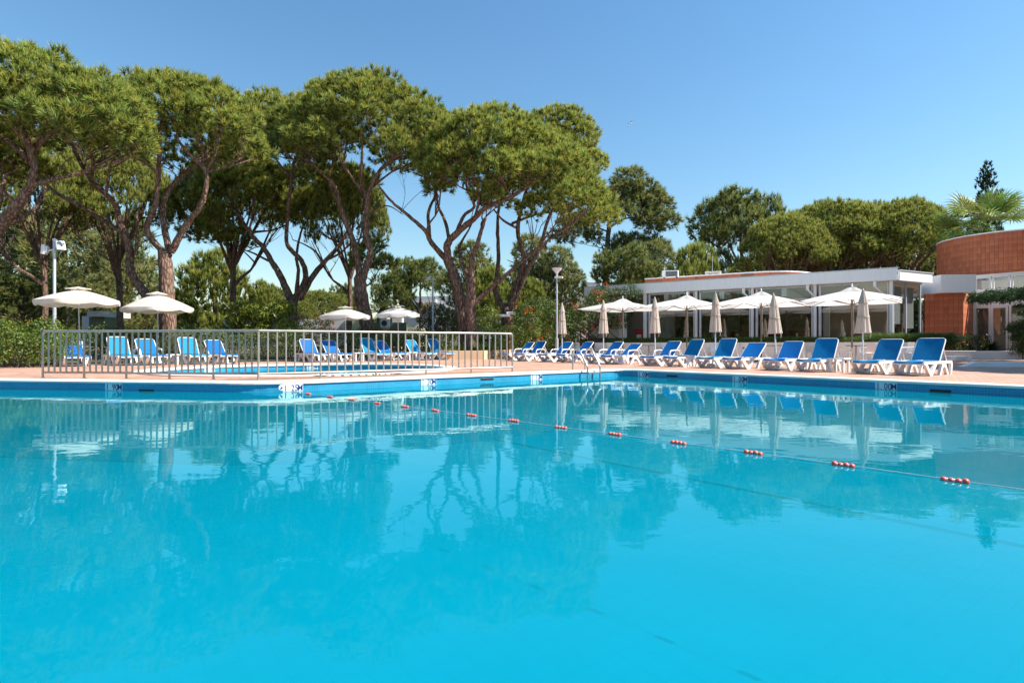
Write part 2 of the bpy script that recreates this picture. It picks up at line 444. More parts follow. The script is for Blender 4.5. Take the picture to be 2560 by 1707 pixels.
def wall_pt(x, a, d):          # point of a pool wall line seen at photo column x
    r = (x-1280)/FPX            # X = r*Y
    t = (r*a.y - a.x)/(d.x - r*d.y); return a + d*t

def text_obj(name, s, size, mat, parent, xs=1.0):
    cu = bpy.data.curves.new('t', 'FONT'); cu.body = s; cu.size = size; cu.extrude = 0.002; cu.offset = size*0.006; cu.align_x = 'CENTER'; cu.align_y = 'CENTER'; cu.resolution_u = 3
    t = bpy.data.objects.new('t', cu); COL.objects.link(t)
    me = bpy.data.meshes.new_from_object(t.evaluated_get(bpy.context.evaluated_depsgraph_get()))
    bpy.data.objects.remove(t); me.materials.clear(); me.materials.append(mat); me.name = name
    o = link(name, me, parent); o.scale = (xs, 1, 1); return o

def lettering(txt, size, root, step, z):
    for i, ch_ in enumerate(txt):
        if ch_ == ' ': continue
        t = text_obj('letter' if ch_ == 'M' else 'digit', ch_, size, M['ink'], root, 0.80); t.rotation_euler = (R(90), 0, 0); t.location = ((i-(len(txt)-1)/2)*step, -0.0075, z)
def marker(x, a, d, txt, w=0.42, zc=-0.128, h=0.155, group='depth markers on the pool walls', where=''):
    p = wall_pt(x, a, d); n2 = Vector((d.y, -d.x))          # towards the pool
    rz = math.atan2(d.y, d.x)
    root = empty('depth_marker', (p.x+n2.x*0.004, p.y+n2.y*0.004, zc), rz, 'white tile depth marker reading %s %s' % (txt.replace(' ', '.'), where), 'sign', group)
    MB().bbox((0, 0, 0), (w, 0.012, h), 0, 0.003).build('tile_panel', M['marker'], root)
    lettering(txt, 0.185, root, 0.076, -0.010)
    return root
marker(285, A0, dA, '1 90M', where='below the railing corner post')
marker(732, B0, dB, '1 25M', where='where the float line is tied')
marker(1071, B0, dB, '1 30M', where='on the sunlit wall under the railing')
marker(1341, B0, dB, '1 10M', where='beside the pool ladder')
marker(1609, BC, dC, '1 00M', where='next to the pool corner')
marker(1850, BC, dC, '1 00M', where='halfway along the shaded wall')
marker(2215, BC, dC, '1 00M', where='farthest from the pool corner')
def slot(x, a, d, zc, w):
    p = wall_pt(x, a, d); n2 = Vector((d.y, -d.x)); rz = math.atan2(d.y, d.x)
    o = MB().box((0, 0, 0), (w, 0.02, 0.055)).build('overflow_slot', M['black'], pool); o.location = (p.x+n2.x*0.0, p.y+n2.y*0.0, zc); o.rotation_euler.z = rz  # solid box, its black stands for the shaded recess
    f = MB().box((0, 0, 0.034), (w+0.04, 0.03, 0.012)).build('slot_lintel', M['mosaic'], o)
slot(366, A0, dA, -0.195, 0.34); slot(1218, B0, dB, -0.125, 0.40); slot(1680, BC, dC, -0.14, 0.36); slot(2351, BC, dC, -0.17, 0.36)
# paddling-pool depth marks
for x, tx, wh in ((777, '0 50M', 'on the far side of the paddling pool'), (530, '0 30M', 'on the shallow end of the paddling pool')):
    r = (x-1280)/FPX
    best = max((p for p in kid_in), key=lambda p: (-abs(p.x/p.y - r)*40 + p.y*0.2))
    dv = (best-KC).normalized(); rz = math.atan2(dv.y, dv.x) - R(90)
    q = KC + dv*((best-KC).length-0.012)
    root = empty('depth_marker', (q.x, q.y, -0.10), rz, 'white tile depth marker reading %s %s' % (tx.replace(' ', '.'), wh), 'sign', 'depth markers on the paddling pool')
    MB().bbox((0, 0, 0), (0.42, 0.012, 0.12), 0, 0.003).build('tile_panel', M['marker'], root)
    lettering(tx, 0.12, root, 0.068, -0.006)

# ------------------------------------------------------------------ restaurant
FD = Vector((0.823, -0.568)); FD.normalize()             # along the facade, towards the glazed corner
FN = Vector((-0.568, -0.823)); FN.normalize()            # facade normal, towards the pool
CK = 31.8*Vector(((2229-1280)/FPX, 1.0))/1.202           # glazed front corner
FRZ = math.atan2(FD.y, FD.x)
rest = empty('restaurant_building', (CK.x, CK.y, 0), FRZ, 'long low white restaurant with glazed front behind the terrace parasols', 'building')
# local frame: -x runs along the facade away from the corner, +y is into the building
ZB, ZT, ZG = 3.74, 4.28, 3.70
LEN = 15.7; BAY = 2.99
cols = [-0.02] + [-(3.28 + BAY*1.0147*i)*0.964 for i in range(4)]
E = Vector((math.cos(R(27)-FRZ), math.sin(R(27)-FRZ)))     # local direction of the end wall
EL = 2.35                                                   # its visible length
def eb(mb, s0, s1, off, th, z0, z1):                        # box along the end wall
    c = E*(s0+s1)/2; n = Vector((E.y, -E.x))
    c = c + n*off
    return mb.box((c.x, c.y, (z0+z1)/2), (s1-s0, th, z1-z0), math.atan2(E.y, E.x))
MB().box((-LEN/2, 4.6, 0.44), (LEN+0.1, 8.9, 0.12)).build('floor_slab', M['intfloor'], rest)
mb = MB(); mb.prism_z([(-LEN, 0.05), (0.3, 0.05), (E.x*EL+0.1, E.y*EL), (E.x*EL, 9), (-LEN, 9)], ZB+0.02, ZB+0.30); mb.build('roof', M['render_white'], rest)
MB().bbox((-LEN/2+0.1, -0.42, (ZB+ZT)/2), (LEN+0.25, 0.10, ZT-ZB), 0, 0.008).build('fascia', M['paint_white'], rest)
MB().box((-LEN/2+0.1, -0.18, ZB+0.008), (LEN+0.2, 0.37, 0.05)).build('soffit', M['render_white'], rest)
MB().box((-LEN/2+0.1, -0.475, ZT+0.01), (LEN+0.3, 0.03, 0.05)).build('gutter_lip', M['alu'], rest)
mb = MB(); eb(mb, -0.05, EL+0.25, 0.36, 0.10, ZB-0.02, ZT-0.12); mb.build('end_fascia', M['paint_white'], rest)
mb = MB(); eb(mb, -0.1, EL+0.3, 0.33, 0.22, ZT-0.12, ZT-0.07); mb.build('end_flashing', M['alu'], rest)
MB().box((-LEN/2, 9.0, 2.2), (LEN, 0.2, 4.0)).build('back_wall', M['interior'], rest)
MB().box((-LEN+0.1, 4.5, 2.2), (0.2, 9, 4.0)).build('side_wall', M['render_white'], rest)
MB().box((-(LEN+13.58)/2, 0.06, 1.9), (LEN-13.58, 0.22, 3.75)).build('front_wall', M['render_warm'], rest)
# glazing bays
def bay(x0, x1, parent, sub=1):
    f = MB()
    for x in (x0+0.03, x1-0.03): f.box((x, 0, 2.1), (0.055, 0.07, 3.2))
    for z in (0.52, 3.05, 3.67): f.box(((x0+x1)/2, 0, z), (x1-x0-0.115, 0.06, 0.055))
    w_ = f.build('window', M['alu'], parent)
    MB().box(((x0+x1)/2, 0.0, 1.785), (x1-x0-0.12, 0.012, 2.47)).build('pane', M['glass'], w_)
    MB().box(((x0+x1)/2, 0.0, 3.36), (x1-x0-0.12, 0.012, 0.56)).build('pane', M['glass'], w_)
for i in range(4):
    bay(cols[i+1]+0.16, cols[i]-0.10, rest)
for i, x in enumerate(cols):
    MB().bbox((x, -0.02, 2.1), (0.14, 0.16, 3.30), 0, 0.01).build('column', M['paint_white'], rest)
    if i: MB().tube([(x+0.22, -0.03, 0.5), (x+0.22, -0.03, 3.7)], 0.07, 10).build('column', M['alu'], rest, True)
# downpipes with a swan neck below the fascia
for x in (cols[1]+0.06, cols[2]-0.02, cols[3]-0.02, -0.30):
    m_ = MB().box((x-0.35, -0.30, ZB-0.10), (0.13, 0.13, 0.34))
    m_.tube([(x-0.35, -0.30, ZB-0.25), (x-0.20, -0.2, ZB-0.42), (x-0.06, -0.1, ZB-0.58), (x-0.06, -0.1, ZB-0.9)], 0.05, 8)
    m_.build('downpipe', M['paint_white'], rest)
# doorway bay with a red bin inside
dx0, dx1 = cols[4]-1.25, cols[4]-0.10
f = MB()
for x in (dx0, dx1): f.box((x, 0, 2.1), (0.10, 0.1, 3.3))
f.box(((dx0+dx1)/2, 0, 3.0), (dx1-dx0-0.1, 0.08, 0.08)); f.build('door_frame', M['paint_white'], rest)
MB().box(((dx0+dx1)/2, 0.01, 3.36), (dx1-dx0-0.12, 0.012, 0.62)).build('pane', M['glass'], rest)
MB().box((dx0-0.22, -0.02, 1.95), (0.34, 0.30, 3.55)).build('pier', M['render_white'], rest)
MB().box(((dx0+dx1)/2, 2.6, 2.2), (3.0, 0.15, 3.4)).build('partition', M['interior'], rest)
MB().box((-6.0, 6.2, 1.05), (5.2, 0.7, 1.1)).build('bar_counter', M['brown_post'], rest)
MB().box((-6.0, 8.8, 2.2), (5.4, 0.12, 2.2)).build('bar_shelf', M['taupe'], rest)
for bx in (-1.5, -4.6, -7.7, -10.8): MB().box((bx, 4.4, 3.45), (0.25, 8.4, 0.40)).build('ceiling_beam', M['render_white'], rest)
for bx in (-3.1, -9.2): MB().bbox((bx, 4.5, 2.0), (0.32, 0.32, 3.0), 0, 0.02).build('inner_column', M['render_white'], rest)
# end wall: two tall panes with blinds
f = MB()
for s in (0.10, 1.13, EL-0.03): eb(f, s-0.03, s+0.03, 0, 0.08, 0.5, 3.72)
for z in (0.5, 3.68): eb(f, 0.13, 1.10, 0, 0.07, z-0.03, z+0.03); eb(f, 1.16, EL-0.06, 0, 0.07, z-0.03, z+0.03)
w_ = f.build('window', M['alu'], rest)
for s0, s1 in ((0.13, 1.10), (1.16, EL-0.06)):
    mb = MB(); eb(mb, s0, s1, 0, 0.012, 0.53, 3.65); mb.build('pane', M['glass'], w_)
for s0, s1, z0 in ((0.16, 0.98, 1.75), (1.20, EL-0.35, 1.55)):
    mb = MB(); eb(mb, s0, s1, -0.12, 0.012, z0, 3.5); mb.build('blind', M['white_cloth'], rest)
# roof drum behind the fascia, clad in clay tile, with a pale cap
arc = [(1612, 702), (1660, 699), (1720, 695.5), (1790, 691.5), (1850, 688), (1900, 685), (1950, 683.5), (1990, 684), (2030, 687.5), (2060, 693)]
pts = []
for x, y in catmull([(a, b, 0) for a, b in arc], 3) and [(p_.x, p_.y) for p_ in catmull([(a, b, 0) for a, b in arc], 3)]:
    Y = (5.15-EYE)*FPX/(HZ-y); pts.append(Vector(((x-1280)*Y/FPX, Y)))
iv = rest.matrix_basis.inverted() if False else None
def to_rest(p): 
    d = Vector((p.x-CK.x, p.y-CK.y)); c, s = math.cos(-FRZ), math.sin(-FRZ)
    return Vector((d.x*c-d.y*s, d.x*s+d.y*c))
lp = [to_rest(p) for p in pts]
def strip(mb, L, t, z0, z1):
    a = []; 
    for i, p in enumerate(L):
        d = (L[min(i+1, len(L)-1)]-L[max(i-1, 0)]).normalized(); n_ = Vector((-d.y, d.x)); a.append((p, p+n_*t))
    for (p0, q0), (p1, q1) in zip(a, a[1:]):
        V = [(p0.x, p0.y, z0), (p1.x, p1.y, z0), (p1.x, p1.y, z1), (p0.x, p0.y, z1), (q0.x, q0.y, z0), (q1.x, q1.y, z0), (q1.x, q1.y, z1), (q0.x, q0.y, z1)]
        mb.add(V, [(0, 1, 2, 3), (7, 6, 5, 4), (3, 2, 6, 7), (0, 4, 5, 1)])
    return mb
M['clay_band'] = brickmat('clay_tile_band', (0.36, 0.105, 0.05), (0.42, 0.13, 0.065), (0.24, 0.09, 0.05), 0.4, 0.2, 0.01, 0.6, var=0.2)
strip(MB(), lp, 0.3, 3.9, 5.24).build('roof_drum', M['clay_band'], rest)
strip(MB(), [p + Vector((0, -0.03)) for p in lp], 0.38, 5.24, 5.31).build('drum_cap', M['render_white'], rest)
# rooftop plant
p = at(1676, 698, 37.6); 
ac = empty('rooftop_cooling_unit', (p.x, p.y, 5.20), R(-20), 'white air conditioning unit on the clay roof drum', 'air conditioner')
MB().bbox((0, 0, 0.22), (1.05, 0.4, 0.42), 0, 0.02).build('casing', M['plastic'], ac)
MB().box((0.08, -0.205, 0.21), (0.74, 0.02, 0.34)).build('grille', M['dark'], ac)
mb = MB(); [mb.box((0.08, -0.22, 0.06+0.045*i), (0.74, 0.008, 0.008)) for i in range(8)]; mb.build('grille_wire', M['alu'], ac)
for sx in (-0.4, 0.4): MB().box((sx, 0, 0.0), (0.08, 0.42, 0.05)).build('foot', M['dark'], ac)
p = at(1783, 691, 38.0)
vt = empty('roof_vent', (p.x, p.y, 5.20), R(-20), 'white box vent with slab cap and thin mast on the roof', 'vent')
MB().box((0, 0, 0.14), (0.82, 0.6, 0.34)).build('body', M['render_white'], vt)
MB().bbox((0, 0, 0.36), (1.02, 0.8, 0.09), 0, 0.015).build('cap', M['render_white'], vt)
for sx in (-0.18, 0.20): MB().box((sx, -0.305, 0.16), (0.16, 0.02, 0.18)).build('louvre', M['dark'], vt)
MB().tube([(-0.05, 0.1, 0.38), (-0.05, 0.1, 1.5)], [0.02, 0.012], 6).build('mast', M['greypole'], vt)

# interior furniture seen through the glass is added with the terrace furniture below
# ------------------------------------------------------------------ low terrace wall and planter
W0 = 30.2*Vector(((2360-1280)/FPX, 1.0))/(0.7595*0.568+0.823)
lw = empty('terrace_wall', (W0.x, W0.y, 0), FRZ, 'low white planter wall between terrace tables and restaurant glazing', 'wall')
MB().bbox((-9.6, 0.11, 0.44), (19.2, 0.22, 0.88), 0, 0.012).build('wall', M['render_white'], lw)
MB().box((-0.11, 0.85, 0.44), (0.22, 1.20, 0.86)).build('wall_return', M['render_white'], lw)
MB().box((-9.3, 0.78, 0.38), (18.2, 1.1, 0.70)).build('planting_soil', M['soil'], lw)
for xw in (1478, 1822):
    r = (xw*0+xw-1280)/FPX
for lx in (-8.05, -13.9):
    m_ = MB(); m_.tube([(lx, -0.004, 0.62), (lx, 0.02, 0.62)], 0.05, 14); m_.build('drain_hole', M['black'], lw)  # flat disc, its black stands for the shaded hole
    m_ = MB(); m_.tube([(lx, -0.002, 0.62), (lx, 0.01, 0.62)], 0.062, 14); m_.build('drain_collar', M['greypole'], lw)

# ------------------------------------------------------------------ round clay-tiled building
DC = Vector((31.2, 35.9)); DR = 3.53; DZ0, DZ1 = 4.72, 7.37
drum = empty('clay_tiled_pavilion', (DC.x, DC.y, 0), 0, 'round red clay tiled building with white window band and glass door', 'building')
def lw2(p): return Vector((p[0]-DC.x, p[1]-DC.y))
mb = MB(); prof = [(DR-0.03, DZ0), (DR-0.03, DZ1), (DR-0.4, DZ1), (DR-0.4, DZ0)]
mb.lathe([(DR+0.004, DZ0), (DR+0.004, DZ1), (DR-0.35, DZ1)], 160); mb.build('drum_wall', M['grout'], drum)
mb = MB(); mb.lathe([(DR+0.03, DZ1), (DR+0.04, DZ1+0.07), (DR-0.3, DZ1+0.075)], 96); mb.build('drum_cap', M['paint_white'], drum, True)
def tile_mesh(name, w_, h_, t_, mat):
    return MB().bbox((0, 0, 0), (w_, t_, h_), 0, 0.006).mesh(name, mat)
TW, TH = 0.205, 0.375
tms = [tile_mesh('tile', TW-0.007, TH-0.007, 0.03, M[k]) for k in ('tile_red', 'tile_red2', 'tile_red3', 'tile_red')]
rt = random.Random(3)
rows = int((DZ1-DZ0)/TH); nt_ = 0
for k in range(rows+1):
    for a in np.arange(R(142), R(284), TW/DR):
        z = DZ1 - TH*(k+0.5) - 0.01
        h_ok = z - TH/2 > DZ0 - 0.1
        if not h_ok: continue
        pos = Vector((math.cos(a), math.sin(a)))*DR
        if nt_ > 290: continue
        wpt = DC+pos; px = 1280 + FPX*wpt.x/wpt.y
        if px > 2640 or px < 2335: continue
        o = link('tile', rt.choice(tms), drum); o.location = (pos.x, pos.y, z); o.rotation_euler = (0, 0, a+R(90)); nt_ += 1
NT1 = nt_
# lower block: tile wall with white parapet
def frame(px0, Y0, px1, Y1):
    a = Vector(((px0-1280)*Y0/FPX, Y0)); b = Vector(((px1-1280)*Y1/FPX, Y1)); return a, b
def wall_between(mb, a, b, t, z0, z1):
    d = (b-a); L = d.length; c = lw2((a+b)/2); n_ = Vector((-d.y, d.x))/L
    c = c + n_*t/2
    return mb.box((c.x, c.y, (z0+z1)/2), (L, t, z1-z0), math.atan2(d.y, d.x))
wa, wb = frame(2312, 32.2, 2408, 31.4); wc = frame(2408, 31.4, 2436, 34.0)[1]
zp0, zp1 = 3.62, 4.60
wall_between(MB(), wa, wb, 0.25, 0, zp0).build('block_wall', M['grout'], drum)
wall_between(MB(), wb, wc, 0.25, 0, zp0).build('block_side_wall', M['grout'], drum)
for (a, b, skip) in ((wa, wb, 0), (wb, wc, 0)):
    d = (b-a); L = d.length; n_ = Vector((d.y, -d.x))/L; rz = math.atan2(d.y, d.x); nc = max(1, int(round(L/TW)))
    for i in range(nc):
        for k in range(10):
            z = zp0 - TH*(k+0.5) - 0.004
            if z < 0.1: continue
            p = lw2(a + d*((i+0.5)/nc)) - n_*0.004
            o = link('tile', rt.choice(tms), drum); o.location = (p.x, p.y, z); o.rotation_euler = (0, 0, rz); o.scale = (L/nc/TW, 1, 1)
pa, pb = frame(2316, 32.6, 2352, 31.2); pc = frame(2352, 31.2, 2440, 31.0)[1]
mb = MB(); P3 = [lw2(q) for q in (pa, pb, pc)]; far = [lw2((pc.x+1.0, pc.y+3.6)), lw2((pa.x+0.6, pa.y+3.0))]
mb.prism_z([(q.x, q.y) for q in P3+far], zp0, zp1); mb.build('parapet', M['paint_white'], drum)
# window band and door wall to the side
da, db = frame(2434, 33.2, 2640, 30.2)
dv = (db-da).normalized(); drz = math.atan2(dv.y, dv.x); dn = Vector((dv.y, -dv.x)); DL = (db-da).length
def onwall(s, off=0.0): return lw2(da + dv*s + dn*off)
def wbx(mb, s0, s1, z0, z1, t, off=0.0):
    c = onwall((s0+s1)/2, off); return mb.box((c.x, c.y, (z0+z1)/2), (s1-s0, t, z1-z0), drz)
wbx(MB(), 0, DL, 2.95, 3.86, 0.25, -0.12).build('white_wall', M['render_white'], drum)
wbx(MB(), 0, DL, 4.66, 4.80, 0.30, -0.12).build('head_band', M['render_white'], drum)
wbx(MB(), 0, DL, 0, 0.30, 0.3, -0.12).build('sill_wall', M['render_white'], drum)
wbx(MB(), -0.02, 0.12, 0.30, 2.95, 0.2, -0.10).build('jamb', M['paint_white'], drum)
wbx(MB(), 0.0, DL, 0.3, 4.8, 0.1, -2.6).build('inner_wall', M['interior'], drum)
wbx(MB(), 0.0, DL, 2.9, 2.96, 2.4, -1.3).build('inner_ceiling', M['interior'], drum)
S = lambda x: ((x-1280)/FPX*da.y - da.x)/(dv.x - (x-1280)/FPX*dv.y)
for x0, x1 in ((2438, 2477), (2481, 2524), (2528, 2600)):
    s0, s1 = S(x0), S(x1); f = MB()
    for s in (s0+0.03, s1-0.03): wbx(f, s-0.04, s+0.04, 3.86, 4.66, 0.12, -0.06)
    for z in (3.90, 4.62): wbx(f, s0+0.07, s1-0.07, z-0.04, z+0.04, 0.11, -0.06)
    wn = f.build('window', M['paint_white'], drum)
    wbx(MB(), s0+0.07, s1-0.07, 3.94, 4.58, 0.012, -0.06).build('pane', M['glass'], wn)
wbx(MB(), 0.0, DL, 3.86, 4.66, 0.05, -1.2).build('clerestory_back', M['interior'], drum)
f = MB()
for x in (2474, 2480, 2517, 2525): s = S(x); wbx(f, s-0.05, s+0.05, 0.30, 2.95, 0.12, -0.06)
wbx(f, 0.12, S(2474)-0.05, 2.87, 2.95, 0.11, -0.06); wbx(f, S(2480)+0.05, S(2517)-0.05, 2.85, 2.95, 0.11, -0.06)
f.build('door_frame', M['paint_white'], drum)
dr = wbx(MB(), S(2480)+0.05, S(2517)-0.05, 0.34, 2.85, 0.015, -0.05).build('door', M['glass'], drum)
wbx(MB(), S(2480)+0.07, S(2480)+0.16, 1.32, 1.36, 0.05, 0.0).build('handle', M['chrome'], dr)
wbx(MB(), 0.12, S(2474)-0.05, 0.34, 2.87, 0.012, -0.06).build('pane', M['glass'], drum)
wbx(MB(), S(2525)+0.05, DL, 0.34, 2.9, 0.012, -0.06).build('pane', M['glass'], drum)
cu = MB(); n0 = 26; s0, s1 = S(2452), S(2473)
cpts = [(onwall(s0+(s1-s0)*i/n0, -0.35+0.05*math.sin(i*1.9))) for i in range(n0+1)]
for a, b in zip(cpts, cpts[1:]): cu.add([(a.x, a.y, 0.36), (b.x, b.y, 0.36), (b.x, b.y, 2.85), (a.x, a.y, 2.85)], [(0, 1, 2, 3)])
cu.build('curtain', M['curtain'], drum)
# low white garden wall, step, and kerb of the sunken bed
ga, gb = gp(2356, 897), gp(2700, 899)
d = (gb-ga); L = d.length
gw = MB().bbox((0, 0, 0.22), (L, 0.25, 0.44), 0, 0.012).build('garden_wall', M['render_white']); gw.location = ((ga+gb)/2); gw.rotation_euler.z = math.atan2(d.y, d.x)
tag(gw, 'long knee high white wall edging the bed before the clay building', 'wall')
sa = gp(2383, 900.5)
st = MB().bbox((0, 0, 0.10), (1.25, 0.7, 0.20), 0, 0.01).build('entrance_step', M['render_white']); st.location = sa; st.rotation_euler.z = R(-4)
tag(st, 'small white step at the foot of the knee high wall', 'step')
ka, kb = gp(2446, 917), gp(2720, 918.5)
d = kb-ka; L = d.length
kb_ = empty('bed_kerb', ka, math.atan2(d.y, d.x), 'white sloped kerb rising from shaded paving beside the garden wall', 'kerb')
MB().bbox((L/2, 0.2, 0.09), (L, 0.3, 0.18), 0, 0.012).build('kerb', M['render_white'], kb_)
MB().add([(0, 0.05, 0), (0, 0.35, 0), (0, 0.35, 0.175), (0, 0.05, 0.175), (-0.45, 0.05, 0.0), (-0.45, 0.35, 0.0)], [(0, 3, 4), (1, 5, 2), (3, 2, 5, 4), (0, 1, 2, 3)]).build('ramp_end', M['render_white'], kb_)

# ------------------------------------------------------------------ metal railing
rail = empty('metal_railing', (0, 0, 0), 0, 'brushed metal railing with upright bars between the two pools', 'railing')
fA, fC, fB = gp(107, 945), gp(646, 949.7), gp(1281, 929.2)
rail.location = fC
FH = 1.10
def railing(p, q, nposts, nb, cap0, cap1):
    p, q = p-fC, q-fC
    d = q-p; L = d.length; u = d/L
    T = MB(); r_ = 0.028; c = 0.09
    path = []
    if cap0: path += [p+u*0.0+Vector((0, 0, FH-c)), p+u*0.012+Vector((0, 0, FH-0.03)), p+u*0.035+Vector((0, 0, FH-0.008))]
    path += [p+u*(c if cap0 else 0.0)+Vector((0, 0, FH)), q-u*(c if cap1 else 0.0)+Vector((0, 0, FH))]
    if cap1: path += [q-u*0.035+Vector((0, 0, FH-0.008)), q-u*0.012+Vector((0, 0, FH-0.03)), q+Vector((0, 0, FH-c))]
    T.tube(path, r_, 10).build('top_rail', M['steel'], rail, True)
    MB().tube([p+Vector((0, 0, 0.135)), q+Vector((0, 0, 0.135))], 0.024, 8).build('bottom_rail', M['steel'], rail, True)
    bm = MB().tube([(0, 0, 0.15), (0, 0, FH-0.02)], 0.0205, 8).mesh('bar', M['steel'], True)
    pm = MB().tube([(0, 0, 0.0), (0, 0, FH-0.05)], 0.024, 8)
    pm.lathe([(0.05, 0.0), (0.05, 0.008), (0.026, 0.012)], 12); pm = pm.mesh('post', M['steel'], True)
    posts = [i/nposts for i in range(nposts+1)]
    per = nb//nposts
    for i in range(nb+1):
        t = i/nb
        isp = (i % per == 0)
        if isp and ((t == 0 and not cap0) or False): continue
        o = link('post' if isp else 'bar', pm if isp else bm, rail); o.location = p + d*t
railing(fA, fC, 5, 35, True, False)
railing(fC, fB, 5, 35, False, True)
MB().tube([(0, 0, 0), (0, 0, FH-0.02)], 0.026, 8).build('post', M['steel'], rail, True)

# ------------------------------------------------------------------ pool ladder
l1, l2 = gp(1432, 924.8), gp(1464, 923.2)
nB = Vector((dB.y, -dB.x, 0)); along = Vector((dB.x, dB.y, 0))
lad = empty('pool_ladder', l1, 0, 'chrome pool ladder with two curved handrails at the sunlit wall', 'ladder')
for base in (Vector((0, 0, 0)), along*0.52):
    pts = [base+nB*a+Vector((0, 0, z)) for a, z in ((0, 0), (0, 0.42), (0.03, 0.56), (0.11, 0.645), (0.22, 0.655), (0.32, 0.57), (0.50, 0.33), (0.62, 0.16), (0.65, 0.06), (0.655, -0.3), (0.655, -1.25))]
    MB().tube(catmull(pts, 4), 0.026, 10).build('handrail', M['chrome'], lad, True)
    MB().lathe([(0.05, 0), (0.05, 0.012), (0.025, 0.02)], 14, base).build('floor_flange', M['chrome'], lad, True)
for z in (-0.06, -0.34, -0.62, -0.9):
    a = nB*0.655+Vector((0, 0, z)); b = a+along*0.52
    c = (a+b)/2
    MB().bbox((c.x, c.y, c.z), (0.50, 0.09, 0.03), BDIR, 0.006).build('tread', M['chrome'], lad)
# ------------------------------------------------------------------ lane float line
ra = gp(702, 965, -0.12); fl = empty('lane_float_line', (ra.x, ra.y, WATER), 0, 'white rope with clusters of red floats stretched over the water', 'rope')
cl = [(770.6, 986), (824, 992.6), (879.5, 1000.3), (942.5, 1009), (1012, 1017.7), (1088, 1027.5), (1178.7, 1039.4), (1284, 1053.6), (1402, 1070), (1537, 1087.3), (1696, 1109), (1883, 1134), (2108, 1164.6), (2387, 1203.7)]
P = [gp(x, y, WATER) for x, y in cl]
e2 = P[-1] + (P[-1]-P[0]).normalized()*3.0
line = [ra + Vector((0, 0, 0.02))] + [gp(735, 980, WATER+0.02)] + [p+Vector((0, 0, 0.012)) for p in P] + [e2]
org = Vector((ra.x, ra.y, WATER))
MB().tube([p-org for p in line], 0.0035, 6).build('rope', M['rope'], fl)
ball = MB().lathe([(0.009, -0.021), (0.020, -0.016), (0.026, -0.005), (0.026, 0.005), (0.020, 0.016), (0.009, 0.021)], 12).mesh('float', M['red'], True)
wball = MB().lathe([(0.007, -0.006), (0.016, -0.004), (0.016, 0.004), (0.007, 0.006)], 10).mesh('collar', M['plastic'], True)
rr = random.Random(5)
for i, p in enumerate(P):
    d = ((P[min(i+1, len(P)-1)]-P[max(i-1, 0)])).normalized(); rz = math.atan2(d.y, d.x) + rr.uniform(-0.12, 0.12)
    u = Vector((math.cos(rz), math.sin(rz), 0))
    for k in range(4):
        o = link('float', ball, fl); o.location = p-org+u*(k-1.5)*0.043+Vector((0, 0, 0.006+rr.uniform(-0.004, 0.004))); o.rotation_euler = (0, R(90), rz)
        if k < 3:
            o = link('collar', wball, fl); o.location = p-org+u*(k-1.0)*0.043+Vector((0, 0, 0.006)); o.rotation_euler = (0, R(90), rz)
rzA = math.atan2(dB.y, dB.x)
an = MB(); q = wall_pt(703, B0, dB); nn2 = Vector((dB.y, -dB.x))
aw = Vector((q.x, q.y, -0.115)) + Vector((nn2.x, nn2.y, 0))*0.03
an.tube([aw-Vector((nn2.x, nn2.y, 0))*0.02-org, aw+Vector((nn2.x, nn2.y, 0))*0.01-org], 0.06, 16).build('wall_anchor', M['plastic'], fl, True)
an = MB(); an.tube([aw+Vector((nn2.x, nn2.y, 0))*0.01-org, aw+Vector((nn2.x, nn2.y, 0))*0.03-org], 0.018, 10).build('anchor_hook', M['dark'], fl)

